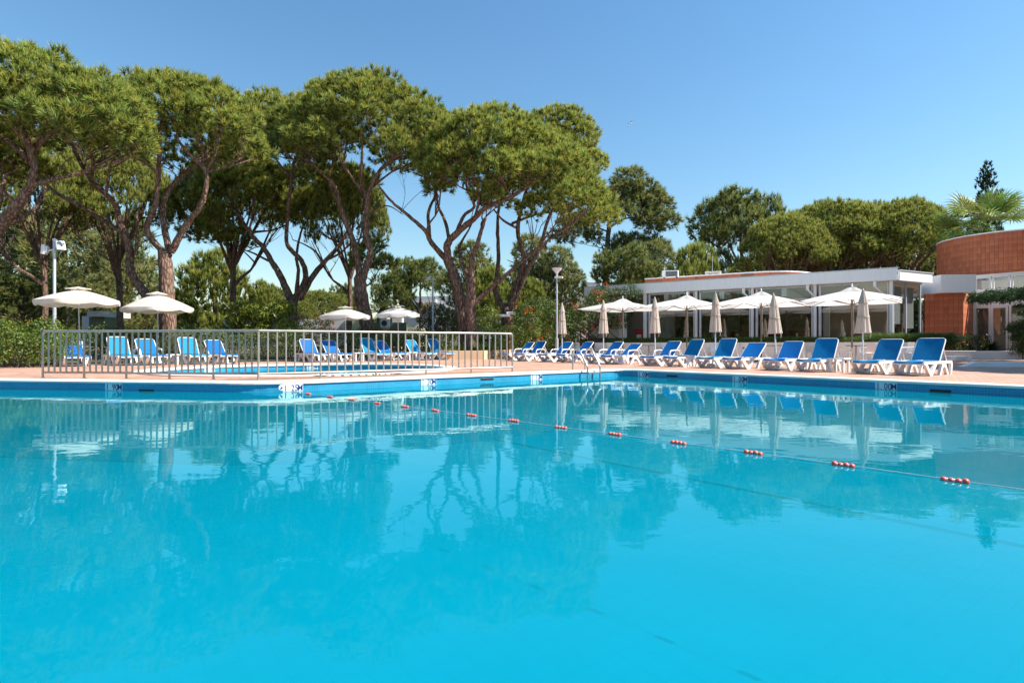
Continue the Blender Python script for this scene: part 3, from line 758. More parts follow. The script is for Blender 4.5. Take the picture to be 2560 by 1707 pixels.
# ------------------------------------------------------------------ sun loungers
def make_lounger(col, ang, arms, seed):
    root = empty('sun_lounger')
    for s in (-1, 1):
        y = 0.325*s
        MB().prism_y([(0.0, 0.275), (0.0, 0.315), (0.03, 0.348), (0.10, 0.356), (1.84, 0.356), (1.88, 0.345), (1.90, 0.315), (1.87, 0.290), (0.10, 0.290), (0.04, 0.262)], y-0.027, y+0.027).build('side_rail', M['plastic'], root)
        yo = 0.335*s
        MB().prism_y([(0.02, 0.285), (0.15, 0.289), (0.245, 0.20), (0.375, 0.085), (0.405, 0.085), (0.53, 0.20), (0.63, 0.289), (0.78, 0.289), (0.60, 0.13), (0.455, 0.0), (0.335, 0.0), (0.19, 0.12)], yo-0.034, yo+0.034).build('leg', M['plastic'], root)
        MB().prism_y([(0.95, 0.0), (1.05, 0.0), (1.13, 0.13), (1.19, 0.195), (1.26, 0.215), (1.33, 0.195), (1.39, 0.13), (1.47, 0.0), (1.57, 0.0), (1.47, 0.16), (1.38, 0.289), (1.14, 0.289), (1.05, 0.16)], yo-0.034, yo+0.034).build('leg', M['plastic'], root)
        MB().prism_y([(1.76, 0.289), (1.87, 0.289), (1.85, 0.15), (1.80, 0.0), (1.71, 0.0), (1.75, 0.15)], yo-0.030, yo+0.030).build('leg', M['plastic'], root)
    mb = MB(); mb.bbox((0.045, 0, 0.305), (0.07, 0.60, 0.06), 0, 0.015); mb.build('cross_bar', M['plastic'], root)
    mb = MB(); mb.bbox((1.85, 0, 0.318), (0.06, 0.60, 0.055), 0, 0.012); mb.build('cross_bar', M['plastic'], root)
    mb = MB(); mb.box((0.395, 0, 0.05), (0.045, 0.60, 0.035)); mb.build('cross_bar', M['plastic'], root)
    # seat sling: slightly sagging cloth
    n = 12; V = []; F = []
    xs = [0.005, 0.02, 0.06, 0.15, 0.3, 0.45, 0.6, 0.75, 0.9, 1.02, 1.14]
    for x in xs:
        zb = 0.366 - (0.05 if x < 0.01 else 0.022 if x < 0.03 else 0.0) - 0.018*math.sin(min(1, max(0, (x-0.1)/1.0))*math.pi)
        for j in range(7):
            t = j/6*2-1; V.append((x, t*0.318, zb-0.014*(1-t*t)+0.004))
    for i in range(len(xs)-1):
        for j in range(6): F.append((i*7+j, (i+1)*7+j, (i+1)*7+j+1, i*7+j+1))
    m_ = MB(); m_.add(V, F); nV = len(V)
    m_.add([(x, y, z-0.008) for x, y, z in V], [tuple(reversed(f)) for f in F])
    for i in range(len(xs)-1):
        for j0 in (0, 6): a = i*7+j0; m_.f.append((a, a+7, a+7+nV, a+nV) if j0 == 6 else (a, a+nV, a+7+nV, a+7))
    m_.f.append(tuple(range(6, -1, -1)) + tuple(range(nV, nV+7)))
    m_.build('seat_sling', col, root, True)
    # backrest
    c, s_ = math.cos(R(ang)), math.sin(R(ang)); hx, hz = 1.12, 0.372
    def bk(t, y, off=0.0): return (hx+c*t-s_*off, y, hz+s_*t+c*off)
    BL = 0.715
    V = []; F = []
    ts = [0.0, 0.08, 0.18, 0.30, 0.43, 0.56, BL-0.03, BL-0.005]
    for t in ts:
        for j in range(7):
            u = j/6*2-1; wd = 0.300 if t < BL-0.02 else 0.27
            V.append(bk(t, u*wd, 0.018-0.022*(1-u*u)*math.sin(math.pi*min(1, t/BL)*0.9+0.15)))
    for i in range(len(ts)-1):
        for j in range(6): F.append((i*7+j, i*7+j+1, (i+1)*7+j+1, (i+1)*7+j))
    m_ = MB(); m_.add(V, F); nV = len(V)
    m_.add([(x+s_*0.008, y, z-c*0.008) for x, y, z in V], [tuple(reversed(f)) for f in F])
    m_.build('back_sling', col, root, True)
    fr = MB(); fr.tube([bk(-0.05, -0.312), bk(BL-0.09, -0.312), bk(BL-0.035, -0.300), bk(BL+0.0, -0.262), bk(BL+0.005, 0), bk(BL, 0.262), bk(BL-0.035, 0.300), bk(BL-0.09, 0.312), bk(-0.05, 0.312)], 0.017, 8)
    fr.build('back_frame', M['plastic'], root, True)
    for s in (-1, 1):
        MB().tube([bk(0.46, 0.29*s, -0.02), (min(1.82, hx+c*0.46+0.26), 0.29*s, 0.36)], 0.014, 6).build('back_strut', M['plastic'], root, True)
    if arms:
        for s in (-1, 1):
            y = 0.362*s
            pth = catmull([(0.80, y, 0.33), (0.84, y, 0.47), (0.90, y, 0.535), (1.02, y, 0.555), (1.22, y, 0.56), (1.36, y, 0.545), (1.42, y, 0.48), (1.44, y, 0.33)], 3)
            MB().tube(pth, 0.026, 8, True, 1.3).build('armrest', M['plastic'], root, True)
    return root
PROTO = {}
def lounger(pos, rz, col, ang, arms, label, group, sc=1.0):
    key = (col, ang, arms)
    if key not in PROTO: o = PROTO[key] = make_lounger(M[col], ang, arms, 1)
    else: o = copy_tree(PROTO[key])
    o.location = pos; o.rotation_euler = (0, 0, rz); o.scale = (sc, sc, sc)
    tag(o, label, 'sun lounger', group); return o
ORD = ['first', 'second', 'third', 'fourth', 'fifth', 'sixth', 'seventh', 'eighth', 'ninth', 'tenth', 'eleventh', 'twelfth', 'thirteenth', 'fourteenth', 'fifteenth']
# poolside row: foot ends along a line, from the railing towards the near end
ra0 = gp(2270, 940.0); rb0 = gp(1356, 905.2)
rdir = (rb0-ra0).xy.normalized(); RH = math.atan2(rdir.x*-1, rdir.y) ; head = Vector((rdir.y, -rdir.x))
RROT = math.atan2(head.y, head.x)
pads = [1262, 1295, 1356, 1401, 1473, 1515, 1617, 1674, 1761, 1828, 1934, 2020, 2162, 2270]
spec = [('blue', 46, 1), ('blue', 52, 1), ('blue', 46, 1), ('blue', 46, 1), ('blue', 46, 1), ('blue', 38, 1), ('blue', 46, 1), ('teal', 56, 0), ('teal', 56, 0), ('blue', 40, 0), ('blue', 46, 0), ('teal', 56, 0), ('teal', 52, 0), ('teal', 52, 0)]
def on_row(px, off=0.0, a=ra0.xy, d=rdir):
    a = a + head*off; r = (px-1280)/FPX; t = (r*a.y-a.x)/(d.x-r*d.y); return a+d*t
ROW = []
for i, px in enumerate(pads):
    p = on_row(px, 0.10); ROW.append(p)
    col, ang, arms = spec[i]
    lab = '%s blue sun lounger from the railing in the poolside row, %s' % (ORD[i], 'with armrests' if arms else 'without armrests')
    lounger((p.x, p.y, 0.002), RROT + R(random.uniform(-6, 6)), col, ang, arms, lab, 'sun loungers in the row beside the big pool', random.uniform(0.985, 1.015))
# row beside the paddling pool
kx = [182, 301, 373, 476, 545, 778, 834, 927, 967, 1041, 1094]
ka0 = gp(186, 914.5).xy; kb0 = gp(1094, 898.5).xy; kd = (kb0-ka0).normalized()
kspec = [('blue', 50, 0), ('teal', 60, 0), ('blue', 50, 1), ('teal', 58, 0), ('blue', 46, 0), ('blue', 52, 0), ('blue', 46, 0), ('teal', 60, 0), ('blue', 46, 0), ('teal', 50, 0), ('teal', 58, 0)]
KROT = R(139)
for i, px in enumerate(kx):
    r = (px-1280)/FPX; t = (r*ka0.y-ka0.x)/(kd.x-r*kd.y); p = ka0+kd*t
    hd = Vector((math.cos(KROT), math.sin(KROT)))
    rz = KROT + R(random.uniform(-6, 6)) 
    hd = Vector((math.cos(rz), math.sin(rz)))
    p = p - hd*1.15
    col, ang, arms = kspec[i]
    lounger((p.x, p.y, 0.002), rz, col, ang, arms, '%s blue sun lounger from the tall floodlight, beside the paddling pool' % ORD[i], 'sun loungers beside the paddling pool', 1.08)
# small white side tables
def side_table(pos, rz, label):
    t = empty('side_table', pos, rz, label, 'table', 'low side tables')
    MB().bbox((0, 0, 0.385), (0.46, 0.46, 0.035), 0, 0.012).build('table_top', M['plastic'], t)
    for sx in (-1, 1):
        for sy in (-1, 1): MB().box((0.17*sx, 0.17*sy, 0.185), (0.055, 0.055, 0.37)).build('leg', M['plastic'], t)
for k, (px, off) in enumerate(((1378, 1.1), (1716, 0.8), (2098, 0.85), (1490, 1.2))):
    p = on_row(px, off); side_table((p.x, p.y, 0), RROT, 'low white side table %s' % ['beside the third poolside lounger from the railing', 'between the eighth and ninth poolside loungers', 'between the twelfth and thirteenth poolside loungers', 'between the fourth and fifth poolside loungers'][k])
for px, wh in ((418, 'between the third and fourth loungers by the paddling pool'), (880, 'under the paddling pool parasol nearest the two-light post'), (1012, 'between the ninth and tenth loungers by the paddling pool')):
    r = (px-1280)/FPX; t = (r*ka0.y-ka0.x)/(kd.x-r*kd.y); p = ka0+kd*t
    side_table((p.x+0.4, p.y-0.3, 0), R(30), 'low white side table ' + wh)

# ------------------------------------------------------------------ parasols
def closed_parasol(pos, ztop, label, lean=0.0, face=0.0):
    root = empty('closed_parasol', pos, face, label, 'parasol', 'folded beige parasols behind the poolside loungers'); root.rotation_euler = (0, lean, 0)
    s = ztop/2.5
    MB().tube([(0, 0, 0.1), (0, 0, ztop-0.02)], 0.021, 10).build('pole', M['plastic'], root, True)
    MB().lathe([(0.012, ztop-0.03), (0.018, ztop+0.0), (0.012, ztop+0.035), (0.004, ztop+0.05)], 10).build('finial', M['plastic'], root, True)
    rg = random.Random(int(ztop*1000)+int(pos[0]*10))
    ph = [rg.uniform(0.75, 1.2) for _ in range(9)]
    def pleat(i, j, an):
        k = j/48*8; b = abs(math.sin(k*math.pi))
        amp = 0.02+0.30*min(1, i/5)
        return (1-amp*(1-b**0.6))*(0.9+0.1*ph[int(k) % 8])
    zb = 1.20*s
    pr = [(0.030, ztop-0.02), (0.055, ztop-0.12), (0.085, ztop-0.25), (0.100, ztop-0.36), (0.118, ztop-0.42), (0.135, ztop-0.55), (0.155, ztop-0.75), (0.178, ztop-0.95), (0.205, zb+0.06), (0.222, zb), (0.195, zb-0.015), (0.05, zb+0.10)]
    MB().lathe(pr, 48, (0, 0, 0), pleat).build('canopy', M['beige_cloth'], root, True)
    def pl2(i, j, an):
        b = abs(math.sin(j/48*8*math.pi)); return 1-0.14*(1-b)+ (0.06*math.sin(j*2.1) if i == 3 else 0)
    MB().lathe([(0.032, ztop-0.005), (0.062, ztop-0.13), (0.105, ztop-0.28), (0.135, ztop-0.385), (0.10, ztop-0.37)], 48, (0, 0, 0), pl2).build('vent_cap', M['beige_cloth'], root, True)
    MB().lathe([(0.160, ztop-0.80), (0.166, ztop-0.785), (0.166, ztop-0.765), (0.160, ztop-0.75)], 24).build('tie_strap', M['beige_cloth'], root, True)
    MB().tube(catmull([(0.09, -0.19, zb+0.02), (0.10, -0.20, zb-0.08), (0.085, -0.195, zb-0.16)], 3), 0.010, 6).build('strap_end', M['beige_cloth'], root, True)
    b_ = MB(); b_.bbox((0, 0, 0.06), (0.42, 0.42, 0.12), R(20), 0.02); b_.build('base_block', M['concrete'], root)
    MB().tube([(0, 0, 0.12), (0, 0, 0.35)], 0.03, 10).build('base_sleeve', M['greypole'], root, True)
cps = [(1405, 759), (1508.6, 752.6), (1637.8, 745), (1788, 734), (1941, 736), (2157, 725)]
for i, (px, yt) in enumerate(cps):
    p = on_row(px, 1.35); zt = EYE+(HZ-yt)*p.y/FPX
    closed_parasol((p.x, p.y, 0), zt, '%s folded beige parasol from the railing, standing among poolside loungers' % ORD[i], R(-2.2) if i == 4 else R(random.uniform(-0.6, 0.6)), 0)

def round_parasol(pos, ztop, zrim, rad, cm, label, lean=(0, 0)):
    root = empty('round_parasol', pos, 0, label, 'parasol', 'open round parasols beside the paddling pool'); root.rotation_euler = (lean[0], lean[1], random.uniform(0, 0.7))
    n = 8
    MB().tube([(0, 0, 0.1), (0, 0, ztop-0.05)], 0.021, 10).build('pole', M['greypole'], root, True)
    zv = ztop-0.10
    def surf(r, a, zt, zr, rr):
        k = r/rr; ang = (a/(2*math.pi/n)) % 1.0
        sagf = math.sin(ang*math.pi)**1.0
        chord = 1-(1-math.cos(math.pi/n))*0.9*sagf*k
        z = zt - (zt-zr)*(0.72*k+0.28*k*k) - 0.0
        return (r*chord*math.cos(a), r*chord*math.sin(a), z + 0.0*sagf)
    SEG = n*6; rings = [0.18, 0.4, 0.6, 0.8, 1.0]
    V = []; F = []
    for k in rings:
        for j in range(SEG): V.append(surf(rad*k, 2*math.pi*j/SEG, ztop-0.10, zrim, rad))
    for i in range(len(rings)-1):
        for j in range(SEG):
            a = i*SEG+j; b = i*SEG+(j+1) % SEG; F.append((a, a+SEG, b+SEG, b))
    MB().add(V, F).build('canopy', cm, root, True)
    V = []; F = []
    for j in range(SEG):
        a = 2*math.pi*j/SEG; x, y, z = surf(rad, a, ztop-0.10, zrim, rad); sc = 0.115+0.075*math.sin(((j/6) % 1)*math.pi)
        V += [(x, y, z+0.003), (x*1.004, y*1.004, z-sc*0.55), (x*0.995, y*0.995, z-sc)]
    for j in range(SEG):
        k = (j+1) % SEG
        for q in (0, 1): F.append((j*3+q, j*3+q+1, k*3+q+1, k*3+q))
    MB().add(V, F).build('valance', cm, root, True)
    V = []; F = []
    for k in (0.02, 0.16, 0.30):
        for j in range(SEG):
            x, y, z = surf(rad*k, 2*math.pi*j/SEG, ztop, zrim+0.16, rad); V.append((x, y, z + (0.02*math.sin(((j/6) % 1)*math.pi) if k > 0.25 else 0)))
    for i in range(2):
        for j in range(SEG):
            a = i*SEG+j; b = i*SEG+(j+1) % SEG; F.append((a, a+SEG, b+SEG, b))
    MB().add(V, F).build('vent', cm, root, True)
    for k in range(n):
        a = 2*math.pi*k/n; p0 = surf(rad*0.05, a, ztop-0.12, zrim-0.02, rad); p1 = surf(rad*0.99, a, ztop-0.12, zrim-0.02, rad)
        rb = MB().tube([p0, surf(rad*0.5, a, ztop-0.12, zrim-0.02, rad), p1], 0.008, 5).build('rib', M['greypole'], root)
        pm_ = surf(rad*0.5, a, ztop-0.13, zrim-0.03, rad)
        MB().tube([(0.03*math.cos(a), 0.03*math.sin(a), zrim-0.10), pm_], 0.006, 5).build('strut', M['greypole'], rb)
    MB().lathe([(0.035, zrim-0.14), (0.04, zrim-0.12), (0.04, zrim-0.07), (0.03, zrim-0.05)], 12).build('runner', M['plastic'], root, True)
    MB().lathe([(0.03, 0.78+0.25), (0.032, 0.8+0.25), (0.032, 0.93+0.25), (0.026, 0.95+0.25)], 10).build('tilt_joint', M['plastic'], root, True)
    MB().lathe([(0.27, 0), (0.27, 0.05), (0.24, 0.09), (0.05, 0.12), (0.035, 0.30)], 20).build('base', M['concrete'], root, True)
ups = [(200, 716.8, 753, 203, 21.3, 'cream_cloth', 'open cream parasol beside the tall floodlight, sunlit'), (397, 728.7, 771, 178, 24.3, 'cream_cloth', 'open cream parasol in front of the thick forked pine trunk'),
       (866, 765.5, 790, 137, 27.4, 'grey_cloth', 'open greyish parasol in dappled tree shade beside the slim pine trunk'), (997, 762.0, 786, 125, 28.4, 'grey_cloth', 'open greyish parasol in dappled shade before the small date palm')]
for px, yt, yr, wpx, Y, cm, lab in ups:
    zt = EYE+(HZ-yt)*Y/FPX; zr = EYE+(HZ-yr)*Y/FPX
    round_parasol(((px-1280)*Y/FPX, Y, 0), zt, zr, wpx*Y/FPX/2*0.90, M[cm], lab, (0, R(-1.2)))

def square_parasol(pos, ztop, zrim, half, rz, label):
    root = empty('square_parasol', pos, rz, label, 'parasol', 'open white parasols on the restaurant terrace')
    MB().tube([(0, 0, 0.06), (0, 0, ztop-0.06)], 0.034, 10).build('pole', M['taupe'], root, True)
    MB().box((0, 0, 0.04), (0.7, 0.7, 0.08)).build('base_plate', M['dark'], root)
    MB().lathe([(0.02, ztop-0.02), (0.045, ztop+0.03), (0.018, ztop+0.06), (0.032, ztop+0.10), (0.008, ztop+0.14)], 12).build('finial', M['plastic'], root, True)
    def zz(x, y, zt, zr, h):
        k = max(abs(x), abs(y))/h; return zt-(zt-zr)*(0.80*k+0.20*k*k)
    def pyr(h0, h1, zt, zr, H, steps, scal=0.0):
        V = []; F = []; n = 40
        for s in range(steps+1):
            h = h0+(h1-h0)*s/steps
            for j in range(n):
                e = j//10; u = (j % 10)/10*2-1
                c = [(h, u*h), (-u*h, h), (-h, -u*h), (u*h, -h)][e]
                sag = 0.0
                if s: sag = -0.035*(h/H)*(1-min(1, abs(abs(u)-0.5)*2)) if H > 1 else 0.03*math.sin(abs(u)*math.pi)
                pull = 1-0.03*(1-abs(abs(u)*2-1))*(h/H)
                V.append((c[0]*pull, c[1]*pull, zz(c[0], c[1], zt, zr, H)+sag))
        for s in range(steps):
            for j in range(n):
                a = s*n+j; b = s*n+(j+1) % n; F.append((a, a+n, b+n, b) if False else (a, b, b+n, a+n))
        return MB().add(V, F)
    pyr(0.30, half, ztop-0.12, zrim, half, 6).build('canopy', M['white_cloth'], root, True)
    pyr(0.02, 0.44, ztop, ztop-0.24, 0.44, 3).build('vent', M['white_cloth'], root, True)
    for k in range(8):
        a = R(45*k); rr_ = half*(1.414 if k % 2 else 1.0)*0.985
        e = (rr_*math.cos(a), rr_*math.sin(a), zrim-0.03); s = (0.06*math.cos(a), 0.06*math.sin(a), ztop-0.16)
        mid = tuple(s[i]*0.45+e[i]*0.55 for i in range(3)); mid = (mid[0], mid[1], mid[2]-0.01)
        rb = MB().tube([s, mid, e], 0.014, 6).build('rib', M['taupe'], root)
        MB().tube([(0.05*math.cos(a), 0.05*math.sin(a), zrim-0.10), mid], 0.011, 6).build('strut', M['taupe'], rb)
    MB().lathe([(0.05, zrim-0.16), (0.065, zrim-0.14), (0.065, zrim-0.05), (0.05, zrim-0.03)], 12).build('hub', M['taupe'], root, True)
    MB().tube(catmull([(0.05, -0.03, zrim-0.1), (0.07, -0.05, zrim-0.7), (0.09, -0.06, zrim-1.25), (0.05, -0.05, zrim-1.35), (0.06, -0.04, zrim-0.8)], 4), 0.007, 5).build('pull_cord', M['rope'], root)
u4 = Vector(((2130-1280)/FPX*24.4, 24.4)); un = u4.dot(FN)
sq = [(1557, 741, 771.5), (1717, 732, 766), (1903, 722, 759.5), (2130, 710, 752)]
for i, (px, yt, yr) in enumerate(sq):
    r = (px-1280)/FPX; Y = un/(r*FN.x+FN.y)
    zt = EYE+(HZ-yt)*Y/FPX - 0.12; zr = EYE+(HZ-yr)*Y/FPX
    square_parasol((r*Y, Y, 0), zt, zr-0.06, 1.80, FRZ, '%s open white parasol on the terrace, counted from the flowering vine' % ORD[i])

# ------------------------------------------------------------------ terrace and indoor chairs and tables
def make_chair(mat):
    c = empty('terrace_chair')
    MB().bbox((0, 0, 0.44), (0.48, 0.46, 0.035), 0, 0.012).build('seat', mat, c)
    mb = MB(); V = []; F = []
    for i in range(6):
        z = 0.46+0.42*i/5; y = 0.22+0.09*i/5+0.02*math.sin(i/5*math.pi)
        for j in range(5):
            u = j/4*2-1; V.append((u*0.235*(1-0.05*i/5), y+0.03*(1-u*u), z))
    for i in range(5):
        for j in range(4): F.append((i*5+j, i*5+j+1, (i+1)*5+j+1, (i+1)*5+j))
    mb.add(V, F); mb.add([(x, y+0.022, z) for x, y, z in V], [tuple(reversed(f)) for f in F])
    for i in range(5):
        for j in (0, 4): a = i*5+j; mb.f.append((a, a+5, a+35, a+30))
    mb.f.append(tuple(range(25, 30))+tuple(reversed(range(55, 60)))); mb.build('backrest', mat, c, True)
    for sx in (-1, 1):
        for sy in (-1, 1): MB().tube([(0.21*sx, 0.19*sy, 0.43), (0.235*sx, 0.225*sy, 0.0)], [0.022, 0.017], 8).build('leg', mat, c, True)
        MB().tube(catmull([(0.24*sx, -0.20, 0.44), (0.26*sx, -0.21, 0.62), (0.265*sx, -0.10, 0.655), (0.25*sx, 0.12, 0.66), (0.235*sx, 0.27, 0.67)], 3), 0.018, 8).build('armrest', mat, c, True)
    return c
def make_table():
    t = empty('terrace_table')
    MB().lathe([(0.38, 0.715), (0.40, 0.72), (0.40, 0.735), (0.385, 0.745)], 28).build('table_top', M['dark'], t, True)
    MB().tube([(0, 0, 0.03), (0, 0, 0.72)], 0.03, 10).build('pedestal', M['greypole'], t, True)
    for k in range(4):
        a = R(45+90*k); MB().tube([(0, 0, 0.08), (0.3*math.cos(a), 0.3*math.sin(a), 0.015)], 0.018, 6).build('foot', M['greypole'], t)
    return t
chair0 = make_chair(M['plastic']); table0 = make_table(); used = [0, 0]
def put(proto, k, loc, rz, label, cat, group):
    o = proto if not used[k] else copy_tree(proto); used[k] = 1
    o.location = loc; o.rotation_euler = (0, 0, rz); tag(o, label, cat, group)
wn_ = W0.dot(FN)
def terrace(px, off):
    r = (px-1280)/FPX; Y = (wn_+off)/(r*FN.x+FN.y); return (r*Y, Y)
ch = [(1420, 1.2, 200), (1446, .9, 20), (1500, 1.3, 160), (1534, .9, 30), (1600, 1.5, 110), (1640, 1.0, 200), (1668, 1.3, 350), (1757, 1.2, 100), (1785, 1.6, 330), (1868, 1.0, 60), (1955, 1.3, 200), (2035, 1.1, 120), (2112, 1.9, 70), (2172, 1.6, 175), (2258, 1.2, 265)]
for i, (px, off, rz) in enumerate(ch):
    x, y = terrace(px, off+1.0)
    put(chair0, 0, (x, y, 0), R(rz), '%s white terrace chair from the vine, along the planter wall' % ORD[i], 'chair', 'chairs on the restaurant terrace')
tb = [(1475, 1.0), (1622, 1.0), (1735, 1.2), (1938, 1.5), (2055, 1.5), (2140, 1.2)]
for i, (px, off) in enumerate(tb):
    x, y = terrace(px, off)
    put(table0, 1, (x, y, 0), 0, '%s round dark terrace table from the vine, against the planter wall' % ORD[i], 'table', 'tables on the restaurant terrace')
chair1 = make_chair(M['plastic']); used[0] = 0
k = 0
for bx in (-1.6, -4.6, -7.6, -10.6):
    for (ox, oy, rz) in ((-0.7, 0, 270), (0.7, 0.1, 90)):
        lp_ = Matrix.Rotation(FRZ, 2) @ Vector((bx+ox, 1.6+oy)); k += 1
        put(chair1, 0, (CK.x+lp_.x, CK.y+lp_.y, 0.50), FRZ+R(rz), 'white indoor chair facing the %s, at the %s table from the glazed corner' % (['clay building', 'vine'][k % 2], ORD[(k-1)//2]), 'chair', 'dining chairs inside the restaurant')
for i, bx in enumerate((-1.6, -4.6, -7.6, -10.6)):
    lp_ = Matrix.Rotation(FRZ, 2) @ Vector((bx, 1.7))
    put(table0, 1, (CK.x+lp_.x, CK.y+lp_.y, 0.50), 0, '%s dark dining table inside the glazing from the glazed corner' % ORD[i], 'table', 'dining tables inside the restaurant')
lp_ = Matrix.Rotation(FRZ, 2) @ Vector(((dx0+dx1)/2-0.1, 1.0))
bn = empty('red_extinguisher_cabinet', (CK.x+lp_.x, CK.y+lp_.y, 0.5), FRZ, 'red cabinet standing inside the restaurant doorway', 'cabinet')
MB().bbox((0, 0, 0.6), (0.5, 0.35, 1.2), 0, 0.02).build('body', M['redpaint'], bn)
MB().box((0, -0.18, 0.75), (0.30, 0.02, 0.25)).build('label_plate', M['plastic'], bn)

# ------------------------------------------------------------------ lamp posts, signs
def flood_post(px, ytop, Y, label, heads):
    z = EYE+(HZ-ytop)*Y/FPX
    root = empty('floodlight_post', ((px-1280)*Y/FPX, Y, 0), 0, label, 'lamp post')
    MB().tube([(0, 0, 0), (0, 0, 2.25)], 0.066, 12).build('post_sleeve', M['greypole'], root, True)
    MB().tube([(0, 0, 2.25), (0, 0, z-0.05)], 0.055, 12).build('pole', M['alu'], root, True)
    MB().lathe([(0.07, z-0.06), (0.075, z-0.02), (0.05, z), (0.02, z+0.03)], 12).build('pole_cap', M['plastic'], root, True)
    for dx, dz, tilt, yaw in heads:
        s = 1 if dx > 0 else -1
        MB().tube([(0, 0, z+dz*0.7-0.1), (dx*0.6, -0.05, z+dz-0.05)], 0.028, 8).build('arm', M['plastic'], root, True)
        m_ = Matrix.Rotation(R(yaw), 3, 'Z') @ Matrix.Rotation(R(tilt), 3, 'Y')
        hd = MB().box((dx, -0.05, z+dz), (0.11, 0.30, 0.38), 0, m_).build('floodlight', M['plastic'], root)
        c = m_ @ Vector((0.068*s, 0, 0)) + Vector((dx, -0.05, z+dz))
        MB().box(c, (0.012, 0.25, 0.32), 0, m_).build('lens', M['greypole'], hd)
        MB().box(m_ @ Vector((-0.09*s, 0, 0)) + Vector((dx, -0.05, z+dz)), (0.08, 0.2, 0.25), 0, m_).build('driver_box', M['plastic'], hd)
flood_post(136, 597, 23.0, 'tall pale post with two white floodlights beside the cream parasol', [(-0.36, -0.45, 4, 15), (0.28, -0.28, -20, -30)])
flood_post(1082, 697, 36.0, 'thin pale post with one tilted floodlight beside the bougainvillea', [(-0.32, 0.0, 55, 20)])
p = at(1392, 860, 29.5); z = EYE+(HZ-664)*29.5/FPX
gl = empty('bowl_lamp_post', (p.x, p.y, 0), 0, 'grey lamp post with white bowl and black cap above the vine', 'lamp post')
MB().tube([(0, 0, 0), (0, 0, 1.1)], 0.085, 12).build('post_sleeve', M['greypole'], gl, True)
MB().tube([(0, 0, 1.1), (0, 0, z-0.4)], 0.045, 12).build('pole', M['alu'], gl, True)
MB().lathe([(0.06, z-0.42), (0.10, z-0.34), (0.22, z-0.24), (0.27, z-0.13)], 20).build('lamp_bowl', M['plastic'], gl, True)
MB().lathe([(0.28, z-0.13), (0.285, z-0.02), (0.25, z), (0.05, z+0.02)], 20).build('lamp_cap', M['dark'], gl, True)
MB().bbox((0.10, -0.02, z-0.62), (0.42, 0.22, 0.10), R(-12), 0.01).build('side_lamp', M['plastic'], gl)
p = at(1271, 860, 30.6); sz = lambda y: EYE+(HZ-y)*30.6/FPX
sg = empty('direction_sign_post', (p.x, p.y, 0), 0, 'rust brown post with two small white arrow boards before the forked trunk', 'sign')
MB().box((0, 0, sz(780)/2), (0.07, 0.07, sz(780))).build('post', M['brown_post'], sg)
b1 = MB().box((0.13, -0.06, sz(782.3)), (0.46, 0.025, 0.125), R(4)).build('sign_board', M['marker'], sg)
b2 = MB().box((-0.16, -0.06, sz(788.8)), (0.46, 0.025, 0.125), R(-4)).build('sign_board', M['marker'], sg)
def arrow(mb, x, z, s, y):
    mb.box((x, y, z), (0.07, 0.006, 0.016)); mb.add([(x+s*0.07, y-0.003, z), (x+s*0.025, y-0.003, z+0.032), (x+s*0.025, y-0.003, z-0.032)], [(0, 1, 2)])
m_ = MB(); arrow(m_, 0.28, sz(782.3), 1, -0.085); m_.build('arrow', M['ink'], b1)
for k, xx in enumerate((0.02, 0.10, 0.18)): MB().box((xx, -0.078, sz(782.3)), (0.04, 0.006, 0.05)).build('pictogram', M['ink'], b1)
m_ = MB(); arrow(m_, -0.32, sz(788.8), -1, -0.08); m_.build('arrow', M['ink'], b2)
for xx in (-0.19, -0.10): MB().box((xx, -0.076, sz(788.8)), (0.05, 0.006, 0.012)).build('pictogram', M['ink'], b2)

# ------------------------------------------------------------------ peach planter and distant buildings
pp = [gp(1100, 899.5).xy, gp(1208, 899.0).xy, gp(1244, 896).xy]
pl = empty('raised_planter', (pp[1].x, pp[1].y, 0), 0, 'peach rendered raised planter around the twin trunked pine', 'planter')
def wallseg(name, a, b, t, z0, z1, mat, parent, org):
    d = b-a; L = d.length; n_ = Vector((-d.y, d.x))/L; c = (a+b)/2 + n_*t/2 - org
    return MB().bbox((c.x, c.y, (z0+z1)/2), (L, t, z1-z0), math.atan2(d.y, d.x), 0.01).build(name, mat, parent)
q3 = pp[2] + Vector((1.2, 4.0)); q0 = pp[0] + Vector((-0.5, 4.2))
for a, b in ((pp[0], pp[1]), (pp[1], pp[2]), (pp[2], q3), (q3, q0), (q0, pp[0])):
    wallseg('planter_wall', a, b, 0.15, 0, 0.46 if a is not pp[1] else 0.463, M['peach'], pl, pp[1])
mb = MB(); mb.add([(q.x-pp[1].x, q.y-pp[1].y, 0.38) for q in (pp[0], pp[1], pp[2], q3, q0)], [(0, 1, 2, 3, 4)]); mb.build('planting_soil', M['soil'], pl)

